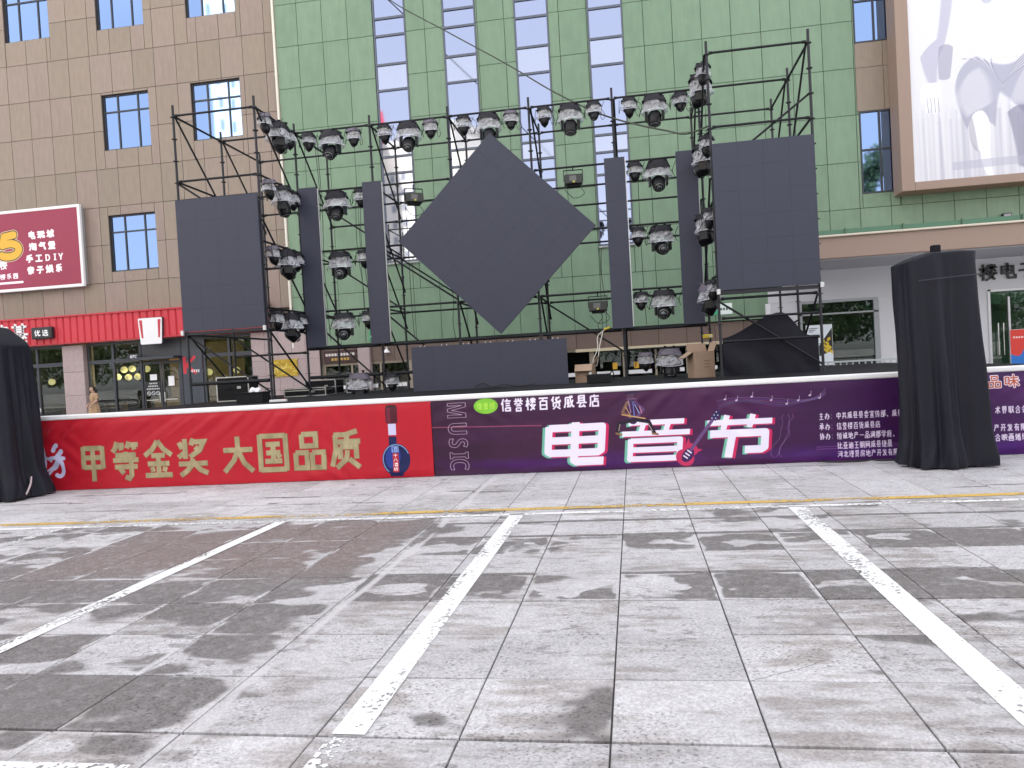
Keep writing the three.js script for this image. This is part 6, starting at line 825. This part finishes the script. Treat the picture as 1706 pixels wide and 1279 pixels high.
  mesh('dress', sheet(40, 36, (u, v) => { const q = v * (ring.length - 1), k = Math.min(Math.floor(q), ring.length - 2), t = q - k, a = u * Math.PI * 2, w = 1 + 0.05 * Math.sin(a * 7 + v * 2) * (1 - v); return [Math.cos(a) * lerp(ring[k][1], ring[k + 1][1], t) * w, lerp(ring[k][0], ring[k + 1][0], t), 0.01 + Math.sin(a) * lerp(ring[k][2], ring[k + 1][2], t) * w]; }), std([0.40, 0.26, 0.15], 0.8, { side: THREE.DoubleSide }), o);
  for (const s of [-1, 1]) mesh('sleeve', at(bar(V(s * 0.14, 1.35, 0), V(s * 0.195, 1.17, -0.01), 0.072, 14), 0, 0, 0), std([0.40, 0.26, 0.15], 0.8), o);
  mesh('belt', new THREE.TorusGeometry(0.125, 0.014, 6, 28), std([0.25, 0.15, 0.08], 0.6), o, [0, 1.06, 0.01], [Math.PI / 2, 0, 0]);
  const hg = new THREE.SphereGeometry(0.098, 22, 16); hg.scale(0.88, 1.1, 1.0); const bun = new THREE.SphereGeometry(0.06, 14, 10); bun.scale(0.8, 1.5, 0.8); bun.translate(0.03, -0.07, -0.09); const cutF = hg.attributes.position; for (let k = 0; k < cutF.count; k++) if (cutF.getZ(k) > 0.045 && cutF.getY(k) < 0.055) cutF.setZ(k, 0.03);
  mesh('hair', merge([hg, bun]), std([0.02, 0.016, 0.014], 0.45), o, [0, 1.545, 0.03]); }
// ---------- what the glass mirrors: blocks and trees across the road, behind the camera ----------
function block(name, label, x, z, w, d, h, turn, wallC, rows, cols, winC, roof, ww = 0.42) {
  const o = thing(name, label, 'building', [x, 0, z], turn); mesh('wall', bx(w, h, d), std(wallC, 0.7), o, [0, h / 2, 0]); const wm = std(winC, 0.25), fh = (h - 2) / rows, fw = w / cols;
  for (let r = 0; r < rows; r++) for (let c = 0; c < cols; c++) { const wn = mesh('window', bx(fw * ww, fh * 0.46, 0.1), wm, o, [-w / 2 + (c + 0.5) * fw, 1 + (r + 0.5) * fh, -d / 2 - 0.03]); if (c % 2 === 0 && ww > 0.4) mesh('balcony', bx(fw * 0.8, fh * 0.28, 0.7), std(wallC.map((q) => q * 0.96), 0.7), wn, [0, -fh * 0.36, -0.4]); }
  mesh('parapet', bx(w + 0.5, 0.9, d + 0.5), std(wallC, 0.7), o, [0, h + 0.46, 0]); if (roof) mesh('roof_sign', bx(w * 0.16, 6, 0.4), std([0.55, 0.05, 0.08], 0.5), o, [-w * 0.22, h + 4.0, -d / 2 + 0.5], [0, 0, 0.16]);
  return o;
}
block('cream_tower', 'cream apartment tower mirrored in the leftmost glass strip', -36, 90, 26, 16, 43, 0.5, [0.74, 0.66, 0.52], 14, 9, [0.22, 0.22, 0.22], true, 0.36);
block('white_tower', 'white apartment tower mirrored in the upper brown wing window', -53.2, 60, 13, 14, 62, 0.0, [0.74, 0.73, 0.70], 18, 5, [0.26, 0.27, 0.28], false, 0.2);
const leafMats = [[0.060, 0.105, 0.030], [0.075, 0.125, 0.036], [0.050, 0.090, 0.028]].map((c) => phys(c, 0.8, { side: THREE.DoubleSide, transmission: 0.25, thickness: 0 })), bark = std([0.12, 0.09, 0.065], 0.9);
function tree(label, x, z, h, r, k) {
  const o = thing('plane_tree', label, 'tree', [x, 0, z], rr(0, 6), 'trees behind the camera'); mesh('trunk', (() => { const l = [at(new THREE.CylinderGeometry(r * 0.045, r * 0.075, h * 0.5, 9), 0, h * 0.25, 0)]; for (let q = 0; q < 7; q++) { const a = q * 0.9 + rr(-0.3, 0.3); l.push(bar(V(0, h * rr(0.3, 0.48), 0), V(Math.cos(a) * r * 0.6, h * rr(0.58, 0.85), Math.sin(a) * r * 0.6), r * 0.022, 6)); } return merge(l); })(), bark, o);
  const p = [], nrm = []; const clumps = []; for (let q = 0; q < 34; q++) { const a = rr(0, 6.28), e = rr(-0.75, 1), rad = Math.sqrt(1 - e * e) * rr(0.35, 1); clumps.push([Math.cos(a) * rad * r * 0.8, h * 0.56 + e * h * 0.40, Math.sin(a) * rad * r * 0.8, rr(0.22, 0.40) * r]); }
  for (const c of clumps) for (let q = 0; q < 120; q++) { const a = rr(0, 6.28), e = rr(-1, 1), s = Math.sqrt(1 - e * e), R = c[3] * Math.cbrt(rr(0.25, 1)), C = V(c[0] + Math.cos(a) * s * R, c[1] + e * R * 0.85, c[2] + Math.sin(a) * s * R), u = V(rr(-1, 1), rr(-1, 1), rr(-1, 1)).normalize(), w = V(rr(-1, 1), rr(-1, 1), rr(-1, 1)).cross(u).normalize(), L = rr(0.16, 0.30); const A = C.clone().addScaledVector(u, L), B2 = C.clone().addScaledVector(w, L * 0.5), D = C.clone().addScaledVector(u, -L), E2 = C.clone().addScaledVector(w, -L * 0.5); for (const t of [A, B2, D, A, D, E2]) p.push(t.x, t.y, t.z); }
  const g = new THREE.BufferGeometry(); g.setAttribute('position', new THREE.Float32BufferAttribute(p, 3)); g.computeVertexNormals(); mesh('crown', g, leafMats[k % 3], o); }
tree('leafy tree mirrored in the lower right window beside the billboard', 19.8, 12, 17.2, 3.4, 0);
for (let k = 0; k < 15; k++) tree(ORD[k] + ' roadside tree mirrored in the ground floor glass, counted from the left', -66 + k * 6.9 + rr(-0.8, 0.8), 20 + rr(0, 9), rr(8.5, 11), rr(4.3, 5.2), k);

renderer.render(scene, camera);
